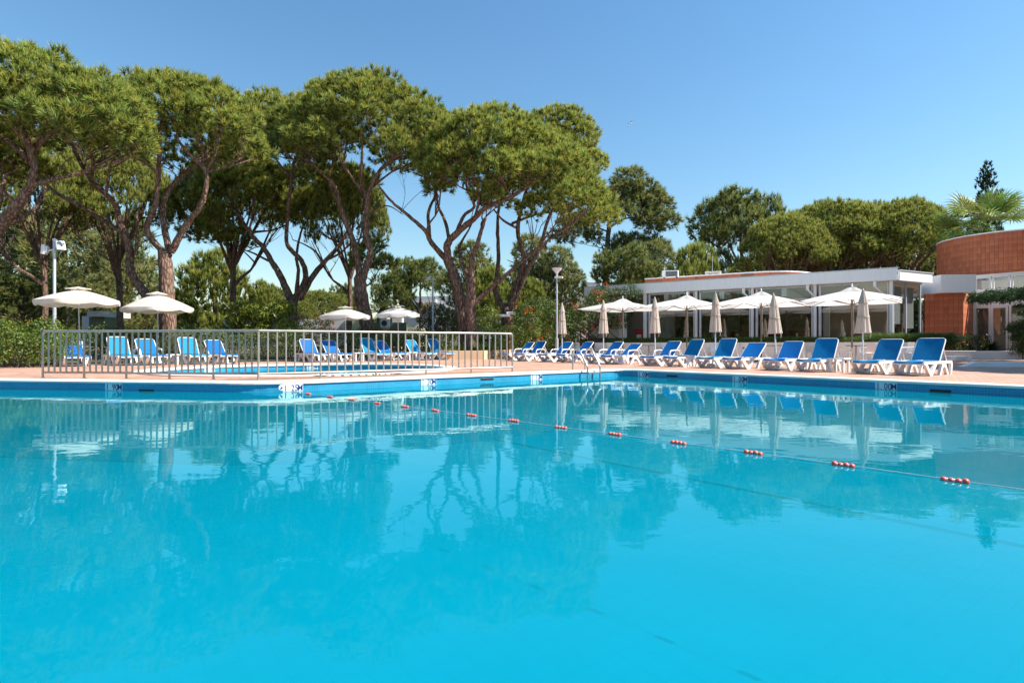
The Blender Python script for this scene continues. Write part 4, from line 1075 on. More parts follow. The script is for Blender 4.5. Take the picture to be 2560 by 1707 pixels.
def bx_px(mb, x0, y0, x1, y1, Y, dep, off=0.0):
    a = at(x0, y0, Y); b = at(x1, y1, Y)
    return mb.box(((a.x+b.x)/2, dep/2+off, (a.z+b.z)/2), (abs(b.x-a.x), dep, abs(a.z-b.z)))
def house(name, label, Y, parts, cat='building'):
    root = empty(name, (0, Y, 0), 0, label, cat)
    for nm, mat, x0, y0, x1, y1, dep, off in parts:
        o = bx_px(MB(), x0, y0, x1, y1, Y, dep, off).build(nm, M[mat], root)
    return root
house('white_villa', 'distant white flat roofed villa with upper storey greyed for shade and yellow panel', 68, [
    ('wall', 'render_white', 1080, 755, 1150, 866, 6, 0), ('upper_storey', 'grey_shade_render', 1003, 740, 1086, 768, 6, 0.6), ('upper_storey', 'grey_shade_render', 1086, 739, 1150, 756, 6, 0.5),  # grey of the upper volumes is shade put into the colour
    ('balcony_slab', 'render_white', 1063, 749, 1092, 757, 1.2, -0.9), ('yellow_panel', 'yellow', 1044, 762, 1064, 773, 0.2, 0.3), ('lower_wall', 'render_white', 1000, 773, 1080, 866, 6, 0.2), ('window', 'glass', 1066, 760, 1079, 773, 0.2, 0.1), ('yellow_panel', 'yellow', 1024, 764, 1034, 773, 0.2, 0.4),
    ('window', 'dark', 1100, 757.5, 1102.5, 768, 0.1, -0.05), ('window', 'dark', 1107, 759, 1109.5, 769, 0.1, -0.05), ('parapet_beam', 'render_white', 1042, 755, 1058, 757, 1.5, -0.7)])
house('white_gable_house', 'distant white house with stepped white side walls behind the vine', 58, [
    ('wall', 'render_white', 1395, 742, 1500, 866, 5, 0.0), ('wall', 'render_white', 1450, 718, 1504, 742, 5, 0.3), ('upper_storey', 'grey_shade_render', 1466, 704, 1504, 722, 4, 0.8), ('wall', 'render_white', 1345, 748, 1396, 866, 5, 0.5),
    ('wall', 'render_white', 1208, 738, 1240, 770, 5, 1.0), ('wall', 'grey_shade_render', 1210, 770, 1250, 866, 5, 1.2), ('window', 'glass', 1420, 748, 1440, 760, 0.1, -0.06)])
house('olive_bungalow', 'low olive green flat roofed bungalow behind the planter shrubs', 44, [
    ('roof_band', 'olive_render', 1180, 793, 1345, 801, 6, -0.4), ('wall', 'olive_render', 1185, 801, 1340, 866, 5, 0), ('wall', 'cream_render', 1325, 800, 1350, 866, 5, -0.2), ('wall', 'cream_render', 1000, 818, 1050, 866, 3, 0)])
house('long_white_wall', 'long white boundary wall behind the dark hedge', 40, [('wall', 'render_white', 560, 798, 862, 866, 0.3, 0), ('pillar', 'cream_render', 873, 789, 902, 866, 0.5, -0.2), ('wall', 'olive_render', 925, 806, 1015, 866, 0.4, 0.1)], 'wall')
house('garden_outbuilding', 'small pale outbuilding glimpsed below the sunlit cream parasol', 40, [('wall', 'render_white', 205, 790, 222, 866, 2, 0), ('roof_slab', 'render_warm', 226, 778, 262, 792, 3, -0.3), ('wall', 'olive_render', 228, 792, 262, 866, 2, 0)])
def pyramid(name, px, y0, y1, wpx, Y, label):
    a = at(px, y0, Y); zt, zb = a.z, at(px, y1, Y).z; w_ = wpx*Y/FPX/2; root = empty(name, (a.x, Y, zb-2.5), 0, label, 'chimney')
    h = zt-zb
    MB().add([(-w_, -w_, 2.5+h*0.45), (w_, -w_, 2.5+h*0.45), (w_, w_, 2.5+h*0.45), (-w_, w_, 2.5+h*0.45), (0, 0, 2.5+h)], [(0, 1, 4), (1, 2, 4), (2, 3, 4), (3, 0, 4), (3, 2, 1, 0)]).build('chimney_cap', M['cream_render'], root)
    MB().add([(-w_*0.9, -w_*0.9, 2.5+h*0.44), (w_*0.9, -w_*0.9, 2.5+h*0.44), (w_*0.9, w_*0.9, 2.5+h*0.44), (-w_*0.9, w_*0.9, 2.5+h*0.44)]+[(x*w_*0.7, y*w_*0.7, 0) for x, y in ((-1, -1), (1, -1), (1, 1), (-1, 1))], [(0, 1, 2, 3), (0, 4, 5, 1), (1, 5, 6, 2), (2, 6, 7, 3), (3, 7, 4, 0)]).build('chimney_stack', M['render_white'], root)
pyramid('pyramid_chimney', 995, 757, 806, 28, 42, 'white chimney with pyramid cap above the greyish parasol')
pyramid('pyramid_chimney', 1261, 741, 775, 13, 46, 'pale pyramid capped chimney seen in the trunk fork')
def wall_ac(px, y, Y, label):
    p = at(px, y, Y); o = empty('wall_cooling_unit', (p.x, p.y, p.z), 0, label, 'air conditioner')
    MB().bbox((0, 0, 0), (0.62, 0.3, 0.55), 0, 0.02).build('casing', M['plastic'], o)
    m_ = MB(); m_.tube([(-0.04, -0.151, 0), (-0.04, -0.175, 0)], 0.2, 20); m_.build('fan_grille', M['dark'], o)
    MB().box((0, 0.1, -0.32), (0.5, 0.3, 0.05)).build('bracket', M['alu'], o)
wall_ac(1249, 796, 43.4, 'white air conditioning unit with round fan on the olive bungalow')
wall_ac(963, 808, 39.5, 'white air conditioning unit on the olive wall behind the spiky plants')
rl = empty('white_handrail', at(1214, 850, 40), 0, 'small white tubular handrail in front of the olive bungalow', 'railing')
for xx in (0, 0.35, 0.7, 1.05): MB().tube([(xx, 0, -0.5), (xx, 0, 0.82)], 0.03, 6).build('post', M['paint_white'], rl)
MB().tube([(-0.03, 0, 0.82), (1.1, 0, 0.82)], 0.03, 6).build('rail', M['paint_white'], rl)

# ------------------------------------------------------------------ foliage machinery
def tri_mesh(name, V, C, mat, parent=None, nper=3):
    # V: (N,3) corners in consecutive triples, C: (N,3) colours
    n = len(V); me = bpy.data.meshes.new(name)
    me.vertices.add(n); me.vertices.foreach_set('co', np.ascontiguousarray(V, dtype=np.float32).ravel())
    me.loops.add(n); me.loops.foreach_set('vertex_index', np.arange(n, dtype=np.int32))
    me.polygons.add(n//nper); me.polygons.foreach_set('loop_start', np.arange(0, n, nper, dtype=np.int32))
    me.update(calc_edges=True)
    a = me.color_attributes.new('Col', 'FLOAT_COLOR', 'POINT')
    rgba = np.ones((n, 4), dtype=np.float32); rgba[:, :3] = C; a.data.foreach_set('color', rgba.ravel())
    me.materials.append(mat)
    return link(name, me, parent)
def nrm(a): return a/np.maximum(np.linalg.norm(a, axis=-1, keepdims=True), 1e-9)
def tufts(pos, axis, size, k, spread, width, cb, ct, var=0.25, candle=0.0, cc=(0.46, 0.45, 0.16)):
    n = len(pos)
    d = nrm(axis[:, None, :] + spread*RNG.normal(size=(n, k, 3)))
    L = size[:, None]*RNG.uniform(0.65, 1.05, (n, k))
    side = nrm(np.cross(d, RNG.normal(size=(n, k, 3))))*width*(0.7+0.6*RNG.random((n, k, 1)))
    U = RNG.random((n, k, 1))
    st = pos[:, None, :] + axis[:, None, :]*U*0.42*size[:, None, None]
    b = st + d*0.02
    tip = st + d*L[..., None]*(1-0.35*U)
    V = np.stack([b-side, b+side, tip], axis=2).reshape(-1, 3)
    rv = (1+var*(RNG.random((n, 1, 1, 1))*2-1))*(1+0.15*(RNG.random((n, k, 1, 1))*2-1))
    hue = RNG.random((n, 1, 1, 1))
    cb = np.array(cb); ct = np.array(ct)
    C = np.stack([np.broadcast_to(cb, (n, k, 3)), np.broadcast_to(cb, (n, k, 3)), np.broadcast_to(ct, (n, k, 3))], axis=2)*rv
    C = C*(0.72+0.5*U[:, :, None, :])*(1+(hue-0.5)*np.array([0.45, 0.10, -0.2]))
    C = C.reshape(-1, 3)
    if candle > 0:
        m = RNG.random(n) < candle; q = pos[m]; nq = len(q)
        if nq:
            up = nrm(np.array([0, 0, 1.0])+0.35*axis[m]+0.12*RNG.normal(size=(nq, 3))); hl = (size[m]*0.55)[:, None]
            base = q + axis[m]*(size[m]*0.55)[:, None]
            for ang in (0, 1):
                sd_ = nrm(np.cross(up, np.array([1.0, 0.3, 0]) if ang == 0 else np.array([0.2, 1.0, 0])))*width*0.9
                V = np.vstack([V, np.stack([base-sd_, base+sd_, base+up*hl], axis=1).reshape(-1, 3)])
                C = np.vstack([C, np.repeat(np.array(cc)[None, :]*(0.8+0.4*RNG.random((nq, 1))), 3, axis=0)])
    return V, np.clip(C, 0.002, 1)
def leaves(pos, nor, size, aspect, col, var=0.3, droop=0.0):
    # one folded diamond leaf per point: two triangles
    n = len(pos)
    d = nrm(np.cross(nor, RNG.normal(size=(n, 3))) + 0.35*RNG.normal(size=(n, 3)) + np.array([0, 0, -droop]))
    nn_ = nrm(nor + 0.7*RNG.normal(size=(n, 3)))
    s = nrm(np.cross(d, nn_)); sz = (size*RNG.uniform(0.7, 1.25, n))[:, None]
    a = pos - d*sz*0.5; t = pos + d*sz*0.5; fold = nrm(np.cross(s, d))*sz*0.08
    l = pos - s*sz*aspect*0.5 + fold; r = pos + s*sz*aspect*0.5 + fold
    V = np.stack([a, l, t, a, t, r], axis=1).reshape(-1, 3)
    rv = 1+var*(RNG.random((n, 1))*2-1); hue = RNG.random((n, 1))-0.5
    C = np.asarray(col)[None, :]*rv*(1+hue*np.array([0.6, 0.15, -0.2]))
    return V, np.clip(np.repeat(C, 6, axis=0), 0.002, 1)
def sph(n, zmin=-1.0):
    out = nrm(RNG.normal(size=(n*3+8, 3))); out = out[out[:, 2] > zmin]
    while len(out) < n: out = np.vstack([out, out])
    return out[:n]
def lump_points(lumps, dens, zmin=-0.3, shell=(0.78, 1.08), flat=0.78, cut=0.72, inner=0.0):
    P = []; N = []
    C = np.array([l[:3] for l in lumps]); RR = np.array([l[3] for l in lumps])
    for i, (x, y, z, r) in enumerate(lumps):
        n = max(6, int(2*math.pi*r*r*(1-zmin)/1.3*dens)); d = sph(n, zmin)
        rad = r*RNG.uniform(shell[0], shell[1], (n, 1)); p = np.array([x, y, z]) + d*rad*np.array([1, 1, flat])
        if inner > 0:
            m_ = int(n*inner); d2 = sph(m_, -0.8); p2 = np.array([x, y, z]) + d2*r*RNG.uniform(0.3, 0.75, (m_, 1))*np.array([1, 1, flat]); p = np.vstack([p, p2]); d = np.vstack([d, d2])
        q = (p[:, None, :]-C[None, :, :])/(RR[None, :, None]*np.array([1, 1, flat])); dist = np.linalg.norm(q, axis=2); dist[:, i] = 9
        keep = (dist.min(axis=1) > cut) if len(lumps) > 1 else np.ones(len(p), bool)
        P.append(p[keep]); N.append(d[keep])
    return np.vstack(P), np.vstack(N)

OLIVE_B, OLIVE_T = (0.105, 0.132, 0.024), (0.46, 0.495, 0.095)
def dome_lumps(c, Rx, Ry, H, n, rl, rg, rim=0.0):
    # lumps over a domed crown: c = centre of its base plane
    pts = []
    cand = []
    for _ in range(n*14):
        a = rg.uniform(0, 2*math.pi); k = rg.random()**0.62
        cand.append((k*math.cos(a), k*math.sin(a)))
    sel = [cand[0]]
    for _ in range(n-1):
        best = max(rg.sample(cand, 30), key=lambda q: min((q[0]-s[0])**2+(q[1]-s[1])**2 for s in sel)); sel.append(best)
    for u, v in sel:
        k2 = min(1.0, u*u+v*v); z = H*(math.sqrt(max(0, 1-k2*0.97)))
        r = rg.uniform(*rl)*(1.0-0.15*k2)
        pts.append((c[0]+u*Rx+rg.uniform(-.2, .2), c[1]+v*Ry, c[2]+z-r*0.55+rg.uniform(-0.22, 0.22)*r, r))
    return pts
def build_pine(root, limbs, lumps, seed, tsize=0.46, dens=9.5, k=24, cb=OLIVE_B, ct=OLIVE_T, candle=0.65, width=0.021, barkm='bark', twigs=True, inner=0.5, zmin=-0.35, spread=0.55, upb=0.8):
    rg = random.Random(seed); org = Vector(root.location)
    mb = MB(); nodes = []
    for pts, r0, r1 in limbs:
        P = catmull(pts, 5); n = len(P)
        w_ = []
        for i, p in enumerate(P):
            t = i/(n-1); j = 0.03*min(1, r0*4)
            w_.append(p + Vector((rg.uniform(-j, j), rg.uniform(-j, j), 0)) - org)
        rad = [(r0+(r1-r0)*(i/(n-1))**0.85)*rg.uniform(0.94, 1.07) for i in range(n)]
        mb.tube(w_, rad, 10 if r0 > 0.12 else 7)
        for i in range(n):
            if i/(n-1) > 0.35: nodes.append((P[i], rad[i]))
    if twigs and nodes:
        base = list(nodes)
        for (x, y, z, r) in sorted(lumps, key=lambda l: l[2]):
            c = Vector((x, y, z-r*0.15))
            bp, br = min(nodes, key=lambda q: (q[0]-c).length - 0.62*(c.z-q[0].z) + (3.0 if q[0].z > c.z-0.3 else 0) + rg.uniform(0, 0.5))
            mid = (bp+c)/2 + Vector((rg.uniform(-.3, .3), rg.uniform(-.3, .3), rg.uniform(-0.25, 0.15)*(c-bp).length*0.5))
            P = catmull([bp, bp*0.6+mid*0.4+Vector((rg.uniform(-.12, .12), rg.uniform(-.12, .12), 0)), mid, c], 3)
            r0 = min(br*0.85, 0.040+0.016*(c-bp).length); n = len(P)
            mb.tube([p-org for p in P], [r0*(1-0.72*i/(n-1)) for i in range(n)], 6)
            nodes.append((P[n*2//3], r0*0.5))
            for _ in range(3):
                e = c + Vector((rg.uniform(-1, 1), rg.uniform(-1, 1), rg.uniform(-0.15, 0.7)))*r*0.75
                s = P[int(n*rg.uniform(0.5, 0.9))]
                mb.tube([s-org, (s+e)/2-org+Vector((0, 0, -0.08)), e-org], [r0*0.4, r0*0.3, 0.008], 5)
    mb.build('trunk', M[barkm], root, True)
    pos, nor = lump_points(lumps, dens, zmin, inner=inner)
    ax = nrm(nor*0.8 + np.array([0, 0, upb]) + 0.25*RNG.normal(size=nor.shape))
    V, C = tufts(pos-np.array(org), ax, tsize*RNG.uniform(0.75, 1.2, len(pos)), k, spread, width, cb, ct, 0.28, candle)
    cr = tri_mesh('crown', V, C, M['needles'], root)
    return root
def pxlimb(pts, Y, d0, d1):
    n = len(pts); return [at(x, y, Y + d0+(d1-d0)*i/(n-1)) for i, (x, y) in enumerate(pts)]
def px_pine(name, label, Y, base, limbs, domes, seed, **kw):
    b = at(base[0], base[1], Y); root = empty(name, (b.x, Y, 0), 0, label, 'tree', 'big umbrella pines behind the paddling pool')
    rg = random.Random(seed)
    L = [(pxlimb(p, Y, d0, d1), r0, r1) for p, r0, r1, d0, d1 in limbs]
    lumps = []
    for (cx, yt, hw, hp, dY, n, r0, r1) in domes:
        Yc = Y+dY; Rx = max(0.5, hw*Yc/FPX-0.35); top = at(cx, yt, Yc)-Vector((0, 0, 0.70)); H = hp*Yc/FPX
        lumps += dome_lumps((top.x, Yc, top.z-H), Rx, Rx*0.8, H, n, (r0, r1), rg)
    return build_pine(root, L, lumps, seed, **kw)
Z5 = lambda *a: [z5(*q) for q in a]
Z6 = lambda *a: [z6(*q) for q in a]
Z2 = lambda *a: [z2(*q) for q in a]
Z1 = lambda *a: [z1(*q) for q in a]
px_pine('umbrella_pine', 'leaning pine at the picture edge whose crown reaches highest', 22.5, (-90, 860), [
    ([(-95, 870), (-85, 760), (-60, 660), (0, 569)] + Z5((100, 1240), (200, 1100), (240, 980), (215, 840), (150, 640), (110, 520)), 0.30, 0.07, 0, -0.5),
    (Z5((215, 840), (330, 730), (450, 640), (540, 560), (640, 470)), 0.13, 0.04, 0, -1.2), (Z5((210, 900), (90, 790), (0, 735), (-150, 640)), 0.13, 0.05, 0, 1.0),
    (Z5((0, 1370), (150, 1300), (260, 1220), (320, 1100), (330, 1000)), 0.10, 0.03, 0, 1.5), (Z5((-100, 1480), (0, 1180), (30, 1000), (0, 850)), 0.12, 0.05, 0.5, 2.0)],
    [(30, 96, 215, 195, 0.3, 54, 0.75, 1.15), (215, 152, 145, 160, -0.6, 34, 0.65, 1.0), (140, 92, 20, 30, 0.0, 3, 0.35, 0.45), (-40, 300, 130, 80, 1.5, 10, 0.7, 0.9)], 21, tsize=0.44, ct=(0.45, 0.50, 0.095))
px_pine('umbrella_pine', 'pine with three forked limbs behind the second cream parasol', 26.5, (419, 830), [
    ([(420, 880), (419, 800), (416, 720), (412, 650), (411, 628)], 0.37, 0.27, 0, 0),
    (Z5((1160, 1560), (1030, 1390), (1090, 1200), (1110, 950), (1120, 760), (1135, 620)), 0.16, 0.06, 0, -0.8), (Z5((1180, 1520), (1140, 1250), (1200, 1080), (1340, 950), (1440, 850), (1510, 720)), 0.15, 0.05, 0, 1.8),
    (Z5((1200, 1540), (1300, 1360), (1420, 1180), (1440, 980), (1300, 830), (1220, 720)), 0.17, 0.05, 0, -1.2), (Z1((1340, 790), (1180, 560), (1070, 390), (1060, 200), (1000, 40)) + Z5((800, 1200), (640, 1040), (540, 870), (480, 700)), 0.24, 0.07, 0, 0.6),
    (Z5((880, 1420), (600, 1240), (400, 1130), (270, 1000), (200, 850)), 0.12, 0.05, 0.2, 2.5), (Z5((640, 1040), (650, 900), (600, 750), (610, 620)), 0.08, 0.04, 0.3, -0.5), (Z5((950, 1560), (960, 1400), (955, 1270)), 0.08, 0.06, 0, 0.3)],
    [(440, 174, 190, 170, 0.2, 54, 0.75, 1.15), (555, 215, 90, 110, -0.4, 16, 0.7, 0.95), (290, 235, 110, 90, 1.2, 14, 0.7, 1.0), (370, 172, 60, 50, 1.0, 6, 0.6, 0.8)], 22, tsize=0.46)
px_pine('umbrella_pine', 'dark branched pine with spreading lower crown behind the hedge', 35, (729, 830), [
    (Z2((290, 900), (292, 760), (297, 660), (310, 580)), 0.38, 0.29, 0, 0), (Z2((285, 610), (200, 430), (120, 290), (40, 170), (-60, 60)) + Z5((1600, 1150), (1500, 1010)), 0.24, 0.06, 0, 1.5),
    (Z2((320, 600), (405, 440), (370, 300), (270, 190), (250, 60)) + Z5((2050, 950), (2100, 840), (2170, 700)), 0.19, 0.06, 0, -2.0), (Z2((330, 560), (345, 380), (330, 260), (360, 100), (400, -20)), 0.13, 0.05, 0, 2.5),
    (Z2((350, 620), (460, 430), (570, 300), (690, 160), (750, 50), (800, -60)), 0.21, 0.05, 0, 1.0), (Z2((570, 300), (700, 230), (780, 150), (900, 100)), 0.08, 0.03, 0.5, 0), (Z2((545, 310), (480, 220), (380, 160), (300, 130)), 0.07, 0.03, 0.4, 2.0),
    (Z2((100, 300), (-40, 230), (-160, 200)), 0.08, 0.03, 0.8, 2.5)],
    [(640, 395, 150, 130, 2.5, 34, 0.8, 1.15), (780, 400, 120, 110, 3.0, 22, 0.8, 1.1), (545, 500, 75, 80, 2.0, 12, 0.7, 1.0), (690, 222, 150, 130, 0.0, 34, 0.8, 1.15)], 23, tsize=0.45)
px_pine('umbrella_pine', 'pine whose stem forks in two high beside the greyish parasol', 31.5, (915, 825), [
    (Z2((912, 960), (905, 840), (870, 650), (850, 500), (862, 395)), 0.42, 0.33, 0, 0), (Z2((850, 430), (820, 250), (770, 80)) + Z6((200, 950), (160, 800), (80, 720), (-20, 620)), 0.22, 0.05, 0, -0.8),
    (Z2((880, 410), (935, 240), (900, 80)) + Z6((390, 880), (470, 700), (560, 620), (690, 530)), 0.22, 0.05, 0, -1.0), (Z6((385, 900), (345, 760), (350, 560), (340, 430)), 0.11, 0.04, 0, -1.5),
    (Z6((385, 880), (280, 740), (200, 620), (190, 500)), 0.11, 0.04, 0, -2.0), (Z6((190, 930), (120, 760), (150, 620), (170, 520)), 0.08, 0.03, -0.4, 1.5), (Z6((310, 1100), (450, 960), (540, 940), (640, 1000)), 0.07, 0.02, 0.2, 2.0), (Z6((430, 800), (560, 700), (690, 640), (760, 560)), 0.07, 0.03, 0, 1.5)],
    [(925, 184, 215, 205, 0.3, 64, 0.85, 1.25), (785, 222, 100, 140, -0.6, 24, 0.75, 1.05), (1065, 250, 100, 140, 0.8, 20, 0.8, 1.1), (935, 575, 55, 55, 2.2, 7, 0.6, 0.85)], 24, tsize=0.44)
px_pine('umbrella_pine', 'twin trunked pine rising from the peach planter', 31, (1175, 880), [
    ([(1163, 905), (1160, 850)] + Z6((1030, 1560), (985, 1400), (950, 1310)), 0.32, 0.27, 0.6, 0.3), (Z6((955, 1330), (840, 1200), (790, 1110), (680, 1010), (560, 910), (460, 790)), 0.17, 0.05, 0.3, -1.0),
    (Z6((955, 1340), (950, 1210), (1010, 1130), (1130, 1030), (1220, 950), (1400, 870), (1600, 740), (1700, 660)), 0.23, 0.06, 0.2, -2.4), (Z6((825, 1160), (815, 980), (860, 860), (850, 690)), 0.11, 0.05, 0, 1.2),
    (Z6((965, 1190), (930, 1040), (880, 930), (870, 780)), 0.11, 0.05, 0, 2.0), (Z6((1010, 1130), (1060, 1010), (1135, 940), (1080, 800), (1110, 710)), 0.11, 0.05, 0, -2.0), (Z6((1135, 1040), (1165, 900), (1150, 780), (1110, 700)), 0.08, 0.04, -0.8, -2.8), (Z6((1215, 960), (1280, 830), (1320, 740), (1420, 640)), 0.08, 0.04, -0.8, -2.5),
    ([(1181, 920), (1178, 880), (1177, 820)] + Z6((1110, 1560), (1112, 1440)), 0.33, 0.27, -0.5, -0.3), (Z6((1110, 1480), (1050, 1340), (1030, 1220)), 0.16, 0.09, -0.3, 0.8), (Z6((1112, 1460), (1120, 1300), (1160, 1200), (1190, 1090), (1215, 1020)), 0.18, 0.07, -0.3, -0.8)],
    [(1225, 264, 190, 185, -0.4, 58, 0.8, 1.2), (1345, 320, 150, 180, -1.0, 36, 0.75, 1.1), (1130, 330, 70, 110, -1.8, 12, 0.7, 1.0)], 25, tsize=0.46, ct=(0.475, 0.515, 0.095))
px_pine('umbrella_pine', 'three limbed pine behind the small arrow sign post', 34.5, (1265, 860), [
    ([(1264, 890), (1266, 830), (1266, 780), (1262, 765)], 0.40, 0.33, 0, 0), (Z2((2060, 720), (1990, 640), (1955, 500), (1980, 330), (1975, 80)) + Z6((1310, 950), (1350, 830)), 0.22, 0.06, 0, 1.2),
    (Z2((2065, 720), (2120, 520), (2190, 300), (2140, 60)) + Z6((1480, 900), (1530, 760)), 0.24, 0.06, 0, -0.6), (Z2((2100, 660), (2180, 460), (2230, 360), (2320, 180)) + Z6((1670, 990), (1740, 890), (1770, 780)), 0.19, 0.05, 0, -1.5),
    (Z6((1430, 1090), (1340, 1040), (1270, 960)), 0.09, 0.05, 0, -1.0), (Z6((1400, 1060), (1560, 1000), (1750, 960), (1900, 900)), 0.09, 0.03, -0.2, -2.5)],
    [(1395, 256, 110, 160, 1.5, 30, 0.8, 1.15), (1420, 345, 75, 150, 0.5, 16, 0.75, 1.05), (1475, 445, 72, 85, -0.5, 12, 0.65, 0.9), (1330, 300, 90, 120, 2.5, 16, 0.85, 1.15)], 26, tsize=0.45, ct=(0.465, 0.485, 0.09))

# ------------------------------------------------------------------ background trees, one mesh set per kind, copied
def proto_tree(kind, seed):
    rg = random.Random(seed); root = empty('pine_tree'); V3 = Vector
    if kind in ('round', 'roundtop'):        # round-headed pine about 9 m high, crown 8 m wide
        limbs = [([V3((0, 0, 0)), V3((0.1, 0, 2)), V3((-0.1, 0.1, 4.2)), V3((0.1, 0, 6.5))], 0.28, 0.10)]
        for k in range(7):
            a = k*0.9+rg.random(); limbs.append(([V3((0, 0, 2.2+0.4*k)), V3((math.cos(a)*1.2, math.sin(a)*1.2, 3.2+0.45*k)), V3((math.cos(a)*2.6, math.sin(a)*2.6, 4.0+0.5*k))], 0.10, 0.03))
        lumps = [];
        for _ in range(46):
            d = sph(1, -0.45)[0]; k = rg.uniform(0.55, 1.0); lumps.append((d[0]*3.3*k, d[1]*3.3*k, (5.3+d[2]*3.1*k) if kind == 'round' else (6.75+d[2]*1.75*k), rg.uniform(0.65, 1.05)))
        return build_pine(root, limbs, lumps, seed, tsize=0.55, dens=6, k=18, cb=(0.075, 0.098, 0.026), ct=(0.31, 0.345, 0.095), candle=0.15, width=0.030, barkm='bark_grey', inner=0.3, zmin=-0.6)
    if kind == 'umbrella':     # 8 m high, 12 m wide
        limbs = [([V3((0, 0, 0)), V3((0.3, 0, 1.4)), V3((0.2, 0.2, 2.6))], 0.34, 0.26)]
        for k in range(9):
            a = k*0.7+rg.random()*0.4; rr = rg.uniform(2.6, 4.8)
            limbs.append(([V3((0.2, 0.2, 2.2+0.1*k)), V3((math.cos(a)*rr*0.4, math.sin(a)*rr*0.4, 3.6)), V3((math.cos(a)*rr*0.75, math.sin(a)*rr*0.75, 4.7)), V3((math.cos(a)*rr, math.sin(a)*rr, 5.6))], 0.15, 0.04))
        lumps = dome_lumps((0, 0, 3.7), 5.4, 5.0, 3.9, 78, (0.8, 1.25), rg)
        return build_pine(root, limbs, lumps, seed, tsize=0.52, dens=7, k=18, cb=(0.085, 0.102, 0.020), ct=(0.36, 0.38, 0.08), candle=0.30, width=0.028, barkm='bark', inner=0.3)
    if kind == 'stone':        # full-grown umbrella pine, 12 m high
        limbs = [([V3((0, 0, 0)), V3((0.3, 0, 3.0)), V3((0.2, 0.2, 5.5))], 0.36, 0.28)]
        for k in range(11):
            a = k*0.6+rg.random()*0.4; rr = rg.uniform(2.4, 4.9)
            limbs.append(([V3((0.2, 0.2, 4.6+0.1*k)), V3((math.cos(a)*rr*0.4, math.sin(a)*rr*0.4, 7.0)), V3((math.cos(a)*rr*0.75, math.sin(a)*rr*0.75, 8.4)), V3((math.cos(a)*rr, math.sin(a)*rr, 9.4))], 0.16, 0.04))
        lumps = dome_lumps((0, 0, 7.4), 5.6, 5.2, 4.6, 96, (0.75, 1.2), rg)
        return build_pine(root, limbs, lumps, seed, tsize=0.52, dens=7, k=18, cb=(0.085, 0.102, 0.020), ct=(0.44, 0.47, 0.09), candle=0.6, width=0.026, barkm='bark', inner=0.4)
    if kind == 'bushy':        # young pine, foliage to the ground, upright shoots
        limbs = [([V3((0, 0, 0)), V3((0, 0, 2.5)), V3((0, 0, 4.4))], 0.16, 0.05)]
        lumps = []
        for _ in range(62):
            a = rg.uniform(0, 6.28); h = rg.random()**0.8; rr = 3.0*math.sqrt(max(0.03, 1-h**1.7))*rg.uniform(0.65, 1.0)
            lumps.append((math.cos(a)*rr, math.sin(a)*rr, 0.4+4.4*h, rg.uniform(0.5, 0.85)))
        return build_pine(root, limbs, lumps, seed, tsize=0.50, dens=8, k=18, cb=(0.095, 0.125, 0.022), ct=(0.42, 0.46, 0.09), candle=0.5, width=0.024, barkm='bark', inner=0.3, zmin=-0.5, upb=1.1, spread=0.34)
    if kind == 'airy':         # loose olive-toned pine
        limbs = [([V3((0, 0, 0)), V3((0.2, 0, 2.5)), V3((-0.2, 0.1, 5)), V3((0, 0, 7.6))], 0.26, 0.08)]
        for k in range(10):
            a = k*2.1+rg.random(); limbs.append(([V3((0, 0, 1.8+0.5*k)), V3((math.cos(a)*1.3, math.sin(a)*1.3, 2.2+0.52*k)), V3((math.cos(a)*2.9, math.sin(a)*2.9, 2.5+0.55*k))], 0.08, 0.025))
        lumps = []
        for _ in range(56):
            a = rg.uniform(0, 6.28); h = rg.random(); rr = (3.2*math.sin(min(1, 0.28+h*0.75)*math.pi)**0.7+0.3)*rg.uniform(0.5, 1.0)
            lumps.append((math.cos(a)*rr, math.sin(a)*rr, 1.6+6.4*h, rg.uniform(0.6, 1.0)))
        return build_pine(root, limbs, lumps, seed, tsize=0.58, dens=6, k=16, cb=(0.105, 0.122, 0.036), ct=(0.40, 0.41, 0.14), candle=0.0, width=0.030, barkm='bark_grey', inner=0.25, zmin=-0.8, upb=0.3, spread=0.6)
KINDS = {}
DIM = {'roundtop': (4.1, 9.1), 'stone': (6.4, 12.3), 'round': (4.1, 9.1), 'umbrella': (6.3, 8.0), 'bushy': (3.5, 5.6), 'airy': (3.9, 9.0)}
def bg_tree(px, ytop, hw, Y, kind, label, group, squash=1.0, rot=None):
    top = EYE+(HZ-ytop)*Y/FPX-0.35; rw = hw*Y/FPX; w0, h0 = DIM[kind]
    if kind not in KINDS: o = KINDS[kind] = proto_tree(kind, 40+len(KINDS))
    else: o = copy_tree(KINDS[kind])
    o.location = ((px-1280)*Y/FPX, Y, -0.05); o.rotation_euler = (0, 0, rot if rot is not None else random.uniform(0, 6.28))
    o.scale = (rw/w0, rw/w0*squash, top/h0); tag(o, label, 'tree', group)
G1 = 'pines behind the hedge'; G2 = 'pines behind the restaurant'; G3 = 'distant pines'
bg_tree(20, 455, 140, 52, 'airy', 'loose olive pine behind the leaning edge pine', G1)
bg_tree(170, 440, 150, 55, 'airy', 'broad olive pine behind the two floodlight post', G1)
bg_tree(320, 500, 115, 50, 'airy', 'olive pine behind the second cream parasol', G1)
bg_tree(105, 325, 135, 33, 'stone', 'umbrella pine filling the gap behind the leaning edge pine', G1, rot=1.0)
bg_tree(300, 340, 150, 36, 'stone', 'dark umbrella pine behind the three forked limbs', G1, rot=2.2)
bg_tree(590, 345, 150, 38, 'stone', 'umbrella pine behind the dark branched crown', G1, rot=3.0)
bg_tree(870, 400, 110, 37, 'stone', 'umbrella pine between the forked stem and planter pine', G1, rot=0.2)
